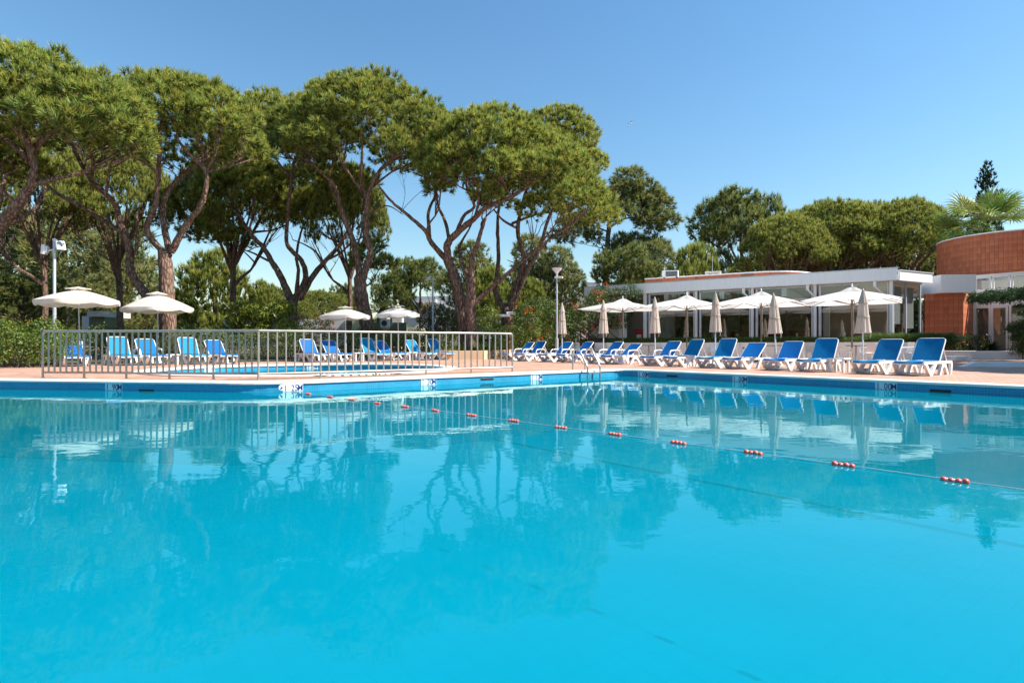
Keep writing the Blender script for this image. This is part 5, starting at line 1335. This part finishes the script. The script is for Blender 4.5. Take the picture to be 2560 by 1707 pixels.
bg_tree(60, 650, 100, 34, 'round', 'dark pine with thick grey trunk behind the lantana bush', G1)
bg_tree(255, 660, 80, 46, 'airy', 'dark understorey pine behind the sunlit cream parasol', G1)
bg_tree(535, 605, 125, 45, 'bushy', 'bright bushy young pine with upright shoots behind the hedge', G1)
bg_tree(660, 685, 60, 46, 'bushy', 'smaller bright bushy pine beside the dark branched pine', G1)
bg_tree(690, 697, 42, 80, 'round', 'tiny bluish far pine beside the dark branched trunk', G3)
bg_tree(800, 720, 95, 72, 'umbrella', 'low wide far pine canopy between the two trunks', G3)
bg_tree(868, 695, 55, 90, 'round', 'far rounded pine above the low wide canopy', G3)
bg_tree(740, 745, 80, 66, 'umbrella', 'far dark canopy below the dark branched pine', G3)
bg_tree(985, 662, 68, 60, 'round', 'mid distance pine beside the forked stem', G3)
bg_tree(1050, 634, 90, 62, 'roundtop', 'mid distance rounded pine above the white villa', G3)
bg_tree(1175, 575, 100, 50, 'airy', 'olive pine filling the gap behind the planter trunks', G3)
bg_tree(1225, 650, 80, 47, 'bushy', 'fresh green pine behind the arrow sign post', G3)
bg_tree(1330, 560, 100, 52, 'airy', 'olive pine behind the bowl lamp', G3)
bg_tree(1400, 590, 85, 50, 'airy', 'pale olive pine between bowl lamp and tall straight pine', G3)
bg_tree(1320, 680, 70, 46, 'bushy', 'low green pine under the bowl lamp', G3)
bg_tree(1560, 585, 95, 47, 'round', 'dark green tree at the vine end of the restaurant roof', G2)
bg_tree(1640, 575, 100, 49, 'airy', 'olive tree above the rooftop cooling unit', G2)
bg_tree(1735, 592, 100, 45, 'bushy', 'bright bushy pine above the roof vent', G2)
bg_tree(1852, 462, 132, 64, 'roundtop', 'tall rounded bluish pine behind the wide canopies', G2)
bg_tree(1800, 600, 70, 62, 'airy', 'low olive tree behind the roof vent', G2)
bg_tree(1890, 620, 80, 58, 'round', 'dark tree under the first wide canopy', G2)
bg_tree(2010, 555, 95, 60, 'round', 'dark tree between the first two wide canopies', G2)
bg_tree(2165, 550, 95, 60, 'round', 'dark tree between the last two wide canopies', G2)
bg_tree(2300, 555, 85, 58, 'round', 'dark tree below the fan palm', G2)
bg_tree(2010, 515, 110, 52, 'stone', 'wide pine canopy set back between two others', G2, rot=5.0)
bg_tree(2170, 500, 110, 53, 'stone', 'second wide pine canopy set back between two others', G2, rot=1.3)
bg_tree(1965, 528, 125, 47, 'stone', 'wide pine canopy beside the rounded bluish pine', G2, rot=0.4)
bg_tree(2085, 497, 160, 50, 'stone', 'middle wide pine canopy above the restaurant roof', G2, rot=2.0)
bg_tree(2250, 496, 150, 48, 'stone', 'wide pine canopy next to the fan palm', G2, rot=4.1)
# tall straight pine with a lopsided head
px_pine('tall_pine', 'tall straight pine with loose lopsided head beyond the vine', 54, (1514, 760), [
    ([(1516, 870), (1512, 760), (1514, 680), (1520, 590), (1530, 520), (1540, 450)], 0.36, 0.14, 0, 0), ([(1522, 570), (1570, 545), (1620, 560), (1650, 600)], 0.10, 0.03, 0, -1), ([(1525, 545), (1580, 520), (1640, 500)], 0.10, 0.03, 0, 1), ([(1520, 580), (1470, 560), (1430, 560)], 0.09, 0.03, 0, 0), ([(1535, 500), (1590, 470), (1610, 440)], 0.08, 0.03, 0, 0)],
    [(1575, 412, 55, 60, 0, 12, 0.75, 1.15), (1635, 460, 48, 50, 0.5, 10, 0.7, 1.05), (1640, 512, 50, 45, -0.5, 10, 0.7, 1.05), (1545, 455, 75, 80, 0, 15, 0.8, 1.15), (1440, 525, 60, 55, 0, 11, 0.7, 1.1), (1590, 570, 75, 50, 0.5, 13, 0.65, 1.0)], 31, tsize=0.62, dens=6, k=18, width=0.032, ct=(0.32, 0.345, 0.11), cb=(0.08, 0.10, 0.03), candle=0.0, barkm='bark_grey', zmin=-0.7, upb=0.4)
# far wood closing the horizon
pos = []; 
for _ in range(900):
    Y = random.uniform(95, 150); x = random.uniform(-1.15, 1.15)*Y; h = 4+6*(0.5+0.5*math.sin(x*0.07)*math.cos(x*0.031+1))+random.uniform(-1.5, 1.5)
    pos.append((x, Y, h*0.55, 2.4)); pos.append((x+random.uniform(-2, 2), Y-2, h*0.2, 2.6))
P_, N_ = lump_points(pos, 1.3, -0.3, cut=0.5)
V, C = tufts(P_, nrm(N_+np.array([0, 0, 0.6])), 1.3*RNG.uniform(0.7, 1.2, len(P_)), 5, 0.6, 0.22, (0.02, 0.038, 0.010), (0.075, 0.100, 0.030), 0.3)
o = tri_mesh('far_wood', V, C, M['needles'])
pos = []
for _ in range(500):
    a = R(random.uniform(142, 401)); rr = random.uniform(48, 66); h = random.uniform(6, 12)
    pos.append((math.cos(a)*rr, math.sin(a)*rr, h*0.6, 2.8)); pos.append((math.cos(a)*(rr-1.5), math.sin(a)*(rr-1.5), h*0.2, 2.6))
P_, N_ = lump_points(pos, 1.6, -0.3, cut=0.5)
V, C = tufts(P_, nrm(N_+np.array([0, 0, 0.6])), 1.3*RNG.uniform(0.7, 1.2, len(P_)), 5, 0.6, 0.22, (0.05, 0.07, 0.018), (0.17, 0.20, 0.05), 0.3)
o2 = tri_mesh('far_wood', V, C, M['needles']); tag(o2, 'green wood across the pool, mirrored in the restaurant glazing', 'wood', kind='stuff'); tag(o, 'far dark green wood along the horizon behind everything', 'wood', kind='stuff')

# cypress
cy = empty('cypress_tree', at(2470, 860, 52).xy.to_3d(), 0, 'narrow dark cypress rising behind the fan palm', 'tree')
zt = EYE+(HZ-404)*52/FPX
lm = []
for k in range(120):
    h = random.random()**0.8; rr = 1.75*(1-h)**0.5*(0.35+0.65*random.random()); a = random.uniform(0, 6.28)
    if h > 0.35 and random.random() < 0.25: a = math.pi*random.choice((0.1, 0.9))
    lm.append((cy.location.x+rr*math.cos(a), cy.location.y+rr*math.sin(a), 5+(zt-5.4)*h, 0.20+0.62*(1-h)))
pos, nor = lump_points(lm, 15, -0.7, flat=1.25, inner=0.2)
V, C = tufts(pos-np.array(cy.location), nrm(nor*0.5+np.array([0, 0, 1.2])), 0.40*RNG.uniform(0.7, 1.3, len(pos)), 9, 0.28, 0.035, (0.012, 0.026, 0.010), (0.050, 0.078, 0.026), 0.3)
tri_mesh('crown', V, C, M['needles'], cy)
MB().tube([(0, 0, 0), (0, 0, 8)], [0.25, 0.1], 8).build('trunk', M['bark_grey'], cy, True)

# palms
def fan_palm(px, yc, Y, rad, label, n=46, trunk=True):
    c = at(px, yc, Y); root = empty('fan_palm', (c.x, Y, 0), 0, label, 'palm')
    MB().tube([(0, 0, 0), (0.05, 0, c.z*0.5), (0, 0, c.z-0.2)], [0.32, 0.26, 0.24], 12).build('trunk', M['bark_grey'], root, True)
    for i in range(n):
        a = random.uniform(0, 6.28); el = random.uniform(-0.25, 1.35); L = rad*random.uniform(0.50, 0.62)
        d = Vector((math.cos(a)*math.cos(el), math.sin(a)*math.cos(el), math.sin(el)))
        dead = el < -0.1 and random.random() < 0.6
        b = Vector((0, 0, c.z)); e = b + d*L
        V = []; C = []
        side = d.cross(Vector((0, 0, 1))).normalized(); up = side.cross(d)
        m_ = MB(); m_.tube([b, (b+e)/2+Vector((0, 0, 0.05)), e], [0.03, 0.022, 0.015], 5)
        V += [m_.v[q] for f in m_.f if len(f) == 4 for q in (f[0], f[1], f[2], f[0], f[2], f[3])]
        col = (0.16, 0.11, 0.045) if dead else (0.19+random.uniform(0, .08), 0.25+random.uniform(0, .08), 0.075)
        C += [col]*len(V)
        for k in range(21):
            t = (k/20*2-1)*1.75; ll = L*(0.95-0.25*abs(t)/1.75)
            dd_ = (d*math.cos(t)+side*math.sin(t)+up*0.12*math.cos(t*3)).normalized()
            tip = e + dd_*ll + Vector((0, 0, -0.22*ll*random.uniform(0.6, 1.3)))
            s_ = dd_.cross(up).normalized()*0.06; mid = e+dd_*ll*0.55
            V += [e, mid-s_, mid+s_, mid-s_, tip, mid+s_]; C += [tuple(x*random.uniform(0.8, 1.2) for x in col)]*6
        tri_mesh('frond', np.array([tuple(v) for v in V]), np.array(C), M['leaves'], root)
fan_palm(2458, 585, 40, 3.5, 'green fan palm showing above the curved clay wall')
def date_palm(px, yc, Y, rad, zb, label, n=34, w_=0.02):
    c = at(px, yc, Y); root = empty('feather_palm', (c.x, Y, 0), 0, label, 'palm')
    MB().tube([(0, 0, 0), (0, 0, c.z)], [0.25, 0.22], 10).build('trunk', M['bark_grey'], root, True)
    for i in range(n):
        a = random.uniform(0, 6.28); el = random.uniform(0.1, 1.4); V = []; C = []
        h = Vector((math.cos(a), math.sin(a), 0)); P = []
        for k in range(9):
            t = k/8; P.append(Vector((0, 0, c.z)) + h*rad*t*math.cos(el*(1-0.3*t)) + Vector((0, 0, rad*(t*math.sin(el)-0.55*t*t))))
        m_ = MB().tube(P, [0.025*(1-0.8*k/8) for k in range(9)], 4); V += [m_.v[q] for f in m_.f if len(f) == 4 for q in (f[0], f[1], f[2], f[0], f[2], f[3])]
        C += [(0.16, 0.16, 0.05)]*len(V); side = Vector((-h.y, h.x, 0))
        for k in range(30):
            t = 0.12+0.88*k/29; q = P[min(8, int(t*8))].lerp(P[min(8, int(t*8)+1)], t*8-int(t*8)); ll = rad*0.26*math.sin(min(1, t*0.9+0.12)*math.pi)**0.6+0.05
            for s in (-1, 1):
                tip = q + side*s*ll*0.8 + h*ll*0.55 + Vector((0, 0, 0.1*ll)); w2 = h*w_
                V += [q-w2, q+w2, tip]; cc = random.uniform(0.75, 1.25); C += [(0.125*cc, 0.165*cc, 0.04*cc)]*3
        tri_mesh('frond', np.array([tuple(v) for v in V]), np.array(C), M['leaves'], root)
date_palm(950, 780, 46, 1.9, 0, 'small pale feather palm behind the greyish parasols')

# ------------------------------------------------------------------ hedges and shrubs
LD = 4.2
def leaf_shrub(name, lumps, label, cat, group=None, dens=60, size=0.07, aspect=0.55, col=(0.06, 0.10, 0.02), var=0.35, flowers=None, zmin=-0.4, inner=0.35, flat=1.0, stems=True, droop=0.15, col2=None, kind=None):
    c = np.mean([l[:3] for l in lumps], axis=0); root = empty(name, (c[0], c[1], 0), 0, label, cat, group); org = np.array([c[0], c[1], 0])
    pos, nor = lump_points(lumps, dens*LD, zmin, shell=(0.72, 1.1), flat=flat, cut=0.8, inner=inner)
    pos = pos + 0.05*RNG.normal(size=pos.shape); pos[:, 2] = np.maximum(pos[:, 2], 0.03)
    V, C = leaves(pos-org, nor, np.full(len(pos), size), aspect, col, var, droop)
    if col2 is not None:
        m_ = np.repeat(RNG.random(len(pos)) < 0.3, 6); C[m_] = C[m_]*np.array(col2)
    tri_mesh('foliage', V, C, M['leaves'], root)
    if stems:
        mb = MB(); rg = random.Random(len(lumps))
        for l in lumps[::2]:
            b = Vector((l[0]+rg.uniform(-.15, .15), l[1]+rg.uniform(-.15, .15), 0)); e = Vector(l[:3]); o_ = Vector(org)
            mb.tube([b-o_, (b+e)/2-o_+Vector((rg.uniform(-.1, .1), 0, 0)), e-o_], [0.03, 0.022, 0.01], 5)
        mb.build('stems', M['bark_grey'], root)['kind'] = 'stuff'
    if flowers:
        fc, n, fs, cl = flowers
        m_ = (nor[:, 2] > -0.2); idx = RNG.choice(np.nonzero(m_)[0], min(n, int(m_.sum())), replace=False)
        fp = np.repeat(pos[idx]+nor[idx]*0.07, cl, axis=0)+RNG.normal(size=(len(idx)*cl, 3))*fs*1.1
        V, C = leaves(fp-org, nrm(RNG.normal(size=fp.shape)), np.full(len(fp), fs), 0.8, fc, 0.25)
        f = tri_mesh('blossoms', V, C, M['petals'], root); f['kind'] = 'stuff'
    return root
def hedge_lumps(a, b, h, w_, r, seed, jag=0.12):
    rg = random.Random(seed); d = (b-a); L = d.length; n_ = Vector((-d.y, d.x)).normalized(); out = []
    k = int(L/(r*1.05))
    for i in range(k+1):
        for lay in range(max(1, int(h/(r*1.15)))):
            z = min(h-r*0.85, r*0.8+lay*r*1.15); p = a + d*(i/max(1, k)) + n_*rg.uniform(-w_, w_)*0.5
            out.append((p.x, p.y, z+rg.uniform(-jag, jag), r*rg.uniform(0.85, 1.2)))
    return out
def onk(px, off):
    r = (px-1280)/FPX; nk = Vector((-kd.y, kd.x)); a = ka0+nk*off; t = (r*a.y-a.x)/(kd.x-r*kd.y); return a+kd*t
HG = 'clipped hedges behind the paddling pool'
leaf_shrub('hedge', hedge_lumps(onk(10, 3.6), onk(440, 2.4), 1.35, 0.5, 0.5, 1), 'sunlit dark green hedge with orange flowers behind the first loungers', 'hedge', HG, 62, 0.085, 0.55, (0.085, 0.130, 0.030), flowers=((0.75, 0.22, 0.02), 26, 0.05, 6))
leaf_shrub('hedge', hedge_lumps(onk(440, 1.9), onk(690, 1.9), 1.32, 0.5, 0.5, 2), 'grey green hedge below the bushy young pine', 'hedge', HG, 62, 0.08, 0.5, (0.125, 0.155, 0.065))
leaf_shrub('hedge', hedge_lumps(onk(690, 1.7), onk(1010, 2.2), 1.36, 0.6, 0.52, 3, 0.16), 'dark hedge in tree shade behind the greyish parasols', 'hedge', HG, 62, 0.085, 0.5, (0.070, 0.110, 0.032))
leaf_shrub('flowering_shrub', hedge_lumps(onk(1000, 2.1), onk(1205, 3.0), 1.5, 0.9, 0.5, 4, 0.2), 'yellow green shrub with small orange blooms in the peach planter', 'shrub', None, 62, 0.085, 0.5, (0.16, 0.20, 0.032), flowers=((0.70, 0.10, 0.05), 40, 0.05, 5))
p = gp(20, 920).xy
leaf_shrub('lantana_bush', [(p.x+random.uniform(-1.6, 0.7), p.y+random.uniform(0.0, 1.6), random.uniform(0.3, 1.35), random.uniform(0.35, 0.55)) for _ in range(34)], 'leafy lantana bush with yellow orange flowers at the picture edge', 'shrub', None, 75, 0.085, 0.6, (0.12, 0.175, 0.032), flowers=((0.85, 0.42, 0.03), 34, 0.045, 8))
p = gp(95, 911).xy
leaf_shrub('low_shrub', [(p.x+random.uniform(-1.6, -0.2), p.y+random.uniform(1.0, 2.0), random.uniform(0.2, 0.75), 0.38) for _ in range(14)], 'dark low shrub at the foot of the floodlight post', 'shrub', None, 70, 0.08, 0.55, (0.045, 0.075, 0.018))
p = at(645, 800, 30)
leaf_shrub('loquat_tree', [(p.x+random.uniform(-1.9, 2.0), p.y+random.uniform(-0.8, 0.8), random.uniform(1.0, 2.7), random.uniform(0.35, 0.55)) for _ in range(34)], 'broad leaved glossy yellow green fruit tree above the hedge', 'tree', None, 24, 0.30, 0.26, (0.19, 0.22, 0.03), droop=0.5, var=0.5)
p = at(1085, 800, 38)
leaf_shrub('bougainvillea', [(p.x+random.uniform(-1.7, 2.3), p.y+random.uniform(-0.7, 0.7), random.uniform(0.6, 3.0), random.uniform(0.4, 0.6)) for _ in range(30)], 'loose bougainvillea with pink flowers beside the thin floodlight post', 'shrub', None, 36, 0.11, 0.6, (0.075, 0.100, 0.040), flowers=((0.55, 0.03, 0.18), 22, 0.09, 14))
p = at(765, 800, 39)
leaf_shrub('bougainvillea', [(p.x+random.uniform(-1.8, 1.8), p.y+random.uniform(-0.3, 0.3), random.uniform(1.2, 2.5), random.uniform(0.3, 0.5)) for _ in range(18)], 'pink flowering creeper on top of the long white wall', 'shrub', None, 36, 0.11, 0.6, (0.085, 0.100, 0.040), flowers=((0.60, 0.10, 0.14), 22, 0.09, 10))
p = at(1225, 850, 33.5)
leaf_shrub('green_shrub', [(p.x+random.uniform(-0.9, 0.9), p.y+random.uniform(-0.5, 0.5), random.uniform(0.4, 1.7), 0.42) for _ in range(14)], 'small rounded shrub between the planter and sign post', 'shrub', None, 50, 0.11, 0.5, (0.10, 0.155, 0.035))
p = at(1300, 850, 30.5)
leaf_shrub('green_shrub', [(p.x+random.uniform(-0.8, 0.8), p.y+random.uniform(-0.5, 0.5), random.uniform(0.3, 1.55), 0.40) for _ in range(16)], 'bright yellow green shrub behind the first poolside lounger', 'shrub', None, 65, 0.085, 0.5, (0.18, 0.235, 0.04))
p = at(1240, 790, 38)
leaf_shrub('green_shrub', [(p.x+random.uniform(-1.2, 2.6), p.y+random.uniform(-0.5, 0.5), random.uniform(1.2, 2.9), 0.5) for _ in range(18)], 'yellow green leafy bush beside the olive bungalow roof', 'shrub', None, 34, 0.13, 0.5, (0.19, 0.23, 0.045))
# trumpet vine mound with stems on the restaurant wall
lm = []
for _ in range(120):
    px = random.uniform(1300, 1560); k = (px-1300)/260
    yt = 775-50*k-16*math.sin(k*9) if px < 1500 else 728
    yb = 885 if px < 1440 else 820
    y = random.uniform(yt+10, yb); Y = 31.0+3.4*k+random.uniform(-0.8, 0.6); q = at(px, y, Y); lm.append((q.x, q.y, max(0.2, q.z), random.uniform(0.38, 0.62)))
for _ in range(16):
    px = random.uniform(1500, 1610); q = at(px, random.uniform(716, 748), 33.6-0.010*(px-1500)); lm.append((q.x, q.y, q.z, random.uniform(0.16, 0.26)))
vine = leaf_shrub('trumpet_vine', lm, 'big trumpet vine with orange flowers climbing the restaurant wall', 'vine', None, 42, 0.115, 0.5, (0.070, 0.110, 0.026), flowers=((0.80, 0.13, 0.02), 64, 0.085, 16), stems=False, var=0.45, col2=(1.7, 1.5, 1.2))
mb = MB(); rg = random.Random(8); o_ = Vector(vine.location)
for k in range(10):
    px0 = rg.uniform(1470, 1545); pts = []
    for j in range(7):
        t = j/6; pts.append(at(px0-40*t+rg.uniform(-14, 14)+ (18*math.sin(t*6+k)), 884-95*t, 33.3+rg.uniform(-0.1, 0.1))-o_)
    mb.tube(catmull(pts, 3), 0.035, 6)
mb.build('stems', M['bark_grey'], vine, True)['kind'] = 'stuff'
# ornamental grass in the restaurant planter
def grass_bed(name, fx, n, hmin, hmax, label, col=(0.085, 0.15, 0.034)):
    pos = np.array([fx() for _ in range(n)]); k = 5; nn = len(pos)
    d = nrm(RNG.normal(size=(nn, k, 3))*np.array([0.55, 0.55, 0.05])+np.array([0, 0, 1.0])); L = RNG.uniform(hmin, hmax, (nn, k, 1))
    s_ = nrm(np.cross(d, RNG.normal(size=(nn, k, 3))))*0.008
    b = pos[:, None, :]; mid = b+d*L*0.6; tip = b+d*L+np.array([0, 0, -0.2])*L+d*np.array([1, 1, 0])*L*0.4
    V = np.stack([b-s_, b+s_, mid+s_, b-s_, mid+s_, mid-s_, mid-s_, mid+s_, tip], axis=2).reshape(-1, 3)
    rv = RNG.uniform(0.6, 1.35, (nn, 1, 1, 1))*np.ones((nn, k, 9, 1)); C = (np.array(col)*rv).reshape(-1, 3)
    o = tri_mesh(name, V, C, M['leaves']); tag(o, label, 'grass', kind='stuff'); return o
def fx():
    s = random.uniform(0.3, 17.3); t = random.uniform(0.28, 1.15); q = W0 - FD*s - FN*t; return (q.x, q.y, 0.72)
grass_bed('ornamental_grass', fx, 9000, 0.36, 0.66, 'fine green ornamental grass along the restaurant planter')
def fx2():
    a = random.uniform(0, 6.28); rr = random.random()**0.5; q = W0 - FD*(1.2+1.6*rr*math.cos(a)) - FN*(0.75+0.45*rr*math.sin(a)); return (q.x, q.y, 0.72)
grass_bed('tall_grass', fx2, 3200, 0.40, 0.85, 'taller grass tussocks at the end of the restaurant planter', (0.10, 0.165, 0.04))
# fountain-like strappy plants
def strappy(name, loc, n, L, wd, col, label, cat='plant', spread=1.0):
    root = empty(name, loc, 0, label, cat); V = []; C = []
    for i in range(n):
        a = random.uniform(0, 6.28); el = random.uniform(0.35, 1.45); l = L*random.uniform(0.6, 1.1)
        h = Vector((math.cos(a), math.sin(a), 0)); s = Vector((-h.y, h.x, 0))*wd
        P = [Vector((0, 0, 0.02)) + h*l*t*math.cos(el)*spread + Vector((0, 0, l*(t*math.sin(el)-0.38*t*t))) for t in (0, 0.35, 0.7, 1.0)]
        c_ = tuple(x*random.uniform(0.7, 1.3) for x in col)
        V += [P[0]-s*.6, P[0]+s*.6, P[1]+s, P[0]-s*.6, P[1]+s, P[1]-s, P[1]-s, P[1]+s, P[2]+s*.7, P[1]-s, P[2]+s*.7, P[2]-s*.7, P[2]-s*.7, P[2]+s*.7, P[3]]; C += [c_]*15
    tri_mesh('leaf_blades', np.array([tuple(v) for v in V]), np.array(C), M['leaves'], root); return root
for i, (px, Y, n, L, lab) in enumerate(((1150, 30.0, 130, 0.75, 'clump of pale strap leaves at the front of the peach planter'), (1190, 30.2, 130, 0.7, 'clump of pale strap leaves below the planter trunk'), (1225, 30.2, 120, 0.75, 'clump of pale strap leaves at the planter corner'))):
    q = at(px, 870, Y); strappy('strap_leaf_plant', (q.x, Y, 0.40), n, L, 0.022, (0.14, 0.18, 0.035), lab)['group'] = 'strap leaf plants in the peach planter'
q = at(975, 845, 34); strappy('spiky_yucca', (q.x, 34, 0.6), 90, 1.3, 0.035, (0.14, 0.17, 0.05), 'spiky yellow green yucca above the dark hedge')
q = at(925, 845, 35); strappy('spiky_yucca', (q.x, 35, 0.7), 80, 1.2, 0.035, (0.10, 0.13, 0.04), 'spiky yucca beside the forked stem trunk')
for i, (px, Y, n, L, lab) in enumerate(((2470, 31.6, 150, 1.5, 'big dark fountain shaped plant before the glass door'), (2400, 31.3, 90, 1.1, 'smaller dark strap leaved plant before the clay tiles'))):
    q = at(px, 880, Y); strappy('fountain_plant', (q.x, Y, 0.15), n, L, 0.04, (0.030, 0.062, 0.018), lab)
lm = []
for _ in range(26):
    q = at(random.uniform(2375, 2455), 0, 31.4); lm.append((q.x, q.y+random.uniform(-0.3, 0.5), random.uniform(0.3, 1.1), 0.34))
leaf_shrub('bed_shrub', lm, 'mixed green shrubs at the foot of the clay tiled block', 'shrub', None, 55, 0.09, 0.5, (0.045, 0.08, 0.02), flowers=((0.5, 0.15, 0.03), 14, 0.05, 6))
# drooping creeper over the door canopy
lm = []
for _ in range(46):
    t = random.random(); q = at(2440+170*t, 748-16*t+random.uniform(-10, 12), 29.8-0.8*t); lm.append((q.x, q.y+random.uniform(-0.5, 0.5), q.z, random.uniform(0.16, 0.30)))
for _ in range(14):
    t = random.random(); q = at(2535+75*t+random.uniform(-20, 20), random.uniform(760, 880), 29.4); lm.append((q.x, q.y+random.uniform(-0.4, 0.4), max(0.2, q.z), random.uniform(0.16, 0.34)))
leaf_shrub('pergola_creeper', lm, 'dark feathery creeper hanging over the glass door', 'vine', None, 120, 0.15, 0.26, (0.055, 0.105, 0.035), stems=False, droop=0.6, inner=0.2)
lm = []
for _ in range(30):
    q = at(random.uniform(2545, 2680), 0, 29.6); lm.append((q.x, q.y+random.uniform(-0.8, 0.8), random.uniform(0.3, 1.6), 0.42))
leaf_shrub('bed_shrub', lm, 'dark shrub at the picture edge below the creeper', 'shrub', None, 55, 0.09, 0.4, (0.028, 0.058, 0.018))
# garden soil under the planting
nk = Vector((-kd.y, kd.x))
sheet('garden_bed', [tuple(ka0+nk*1.2-kd*6), tuple(ka0+nk*1.2+kd*22), (8, 46), (8, 61), (-59, 61), (-59, 12)], [], 0.004, M['soil'])
sheet('garden_bed', [tuple(gp(2350, 896).xy), (59, 31), (59, 61), (24, 61), (22, 36)], [], 0.008, M['soil'])
# gull
b = at(1576, 307, 60); gu = empty('seagull', b, 0.4, 'tiny gull gliding in the open sky', 'bird')
MB().lathe([(0.004, -0.16), (0.03, -0.08), (0.045, 0), (0.03, 0.1), (0.012, 0.16), (0.003, 0.2)], 8).build('body', M['paint_white'], gu, True).rotation_euler = (0, R(90), 0)
for s in (-1, 1):
    MB().add([(0.05, 0, 0.02), (-0.06, 0, 0.02), (-0.03, 0.22*s, 0.09), (0.05, 0.22*s, 0.09), (-0.05, 0.5*s, 0.02), (-0.02, 0.5*s, 0.02), (0.05, 0, 0.005), (-0.06, 0, 0.005), (-0.03, 0.22*s, 0.075), (0.05, 0.22*s, 0.075)], [(0, 1, 2, 3), (3, 2, 4, 5), (6, 9, 8, 7)]).build('wing', M['greypole'], gu)

# two more umbrella pines beside the deck, whose shade falls across the paving
for x, y, r_, lab in ((27.0, 15.5, 1.05, 'umbrella pine beside the deck shading the paving'), (29.5, 21.5, 1.05, 'second umbrella pine beside the deck near the clay building')):
    o = copy_tree(KINDS['stone']); o.location = (x, y, 0); o.scale = (r_, r_, 0.9); o.rotation_euler = (0, 0, x); tag(o, lab, 'tree', 'pines beside the deck')
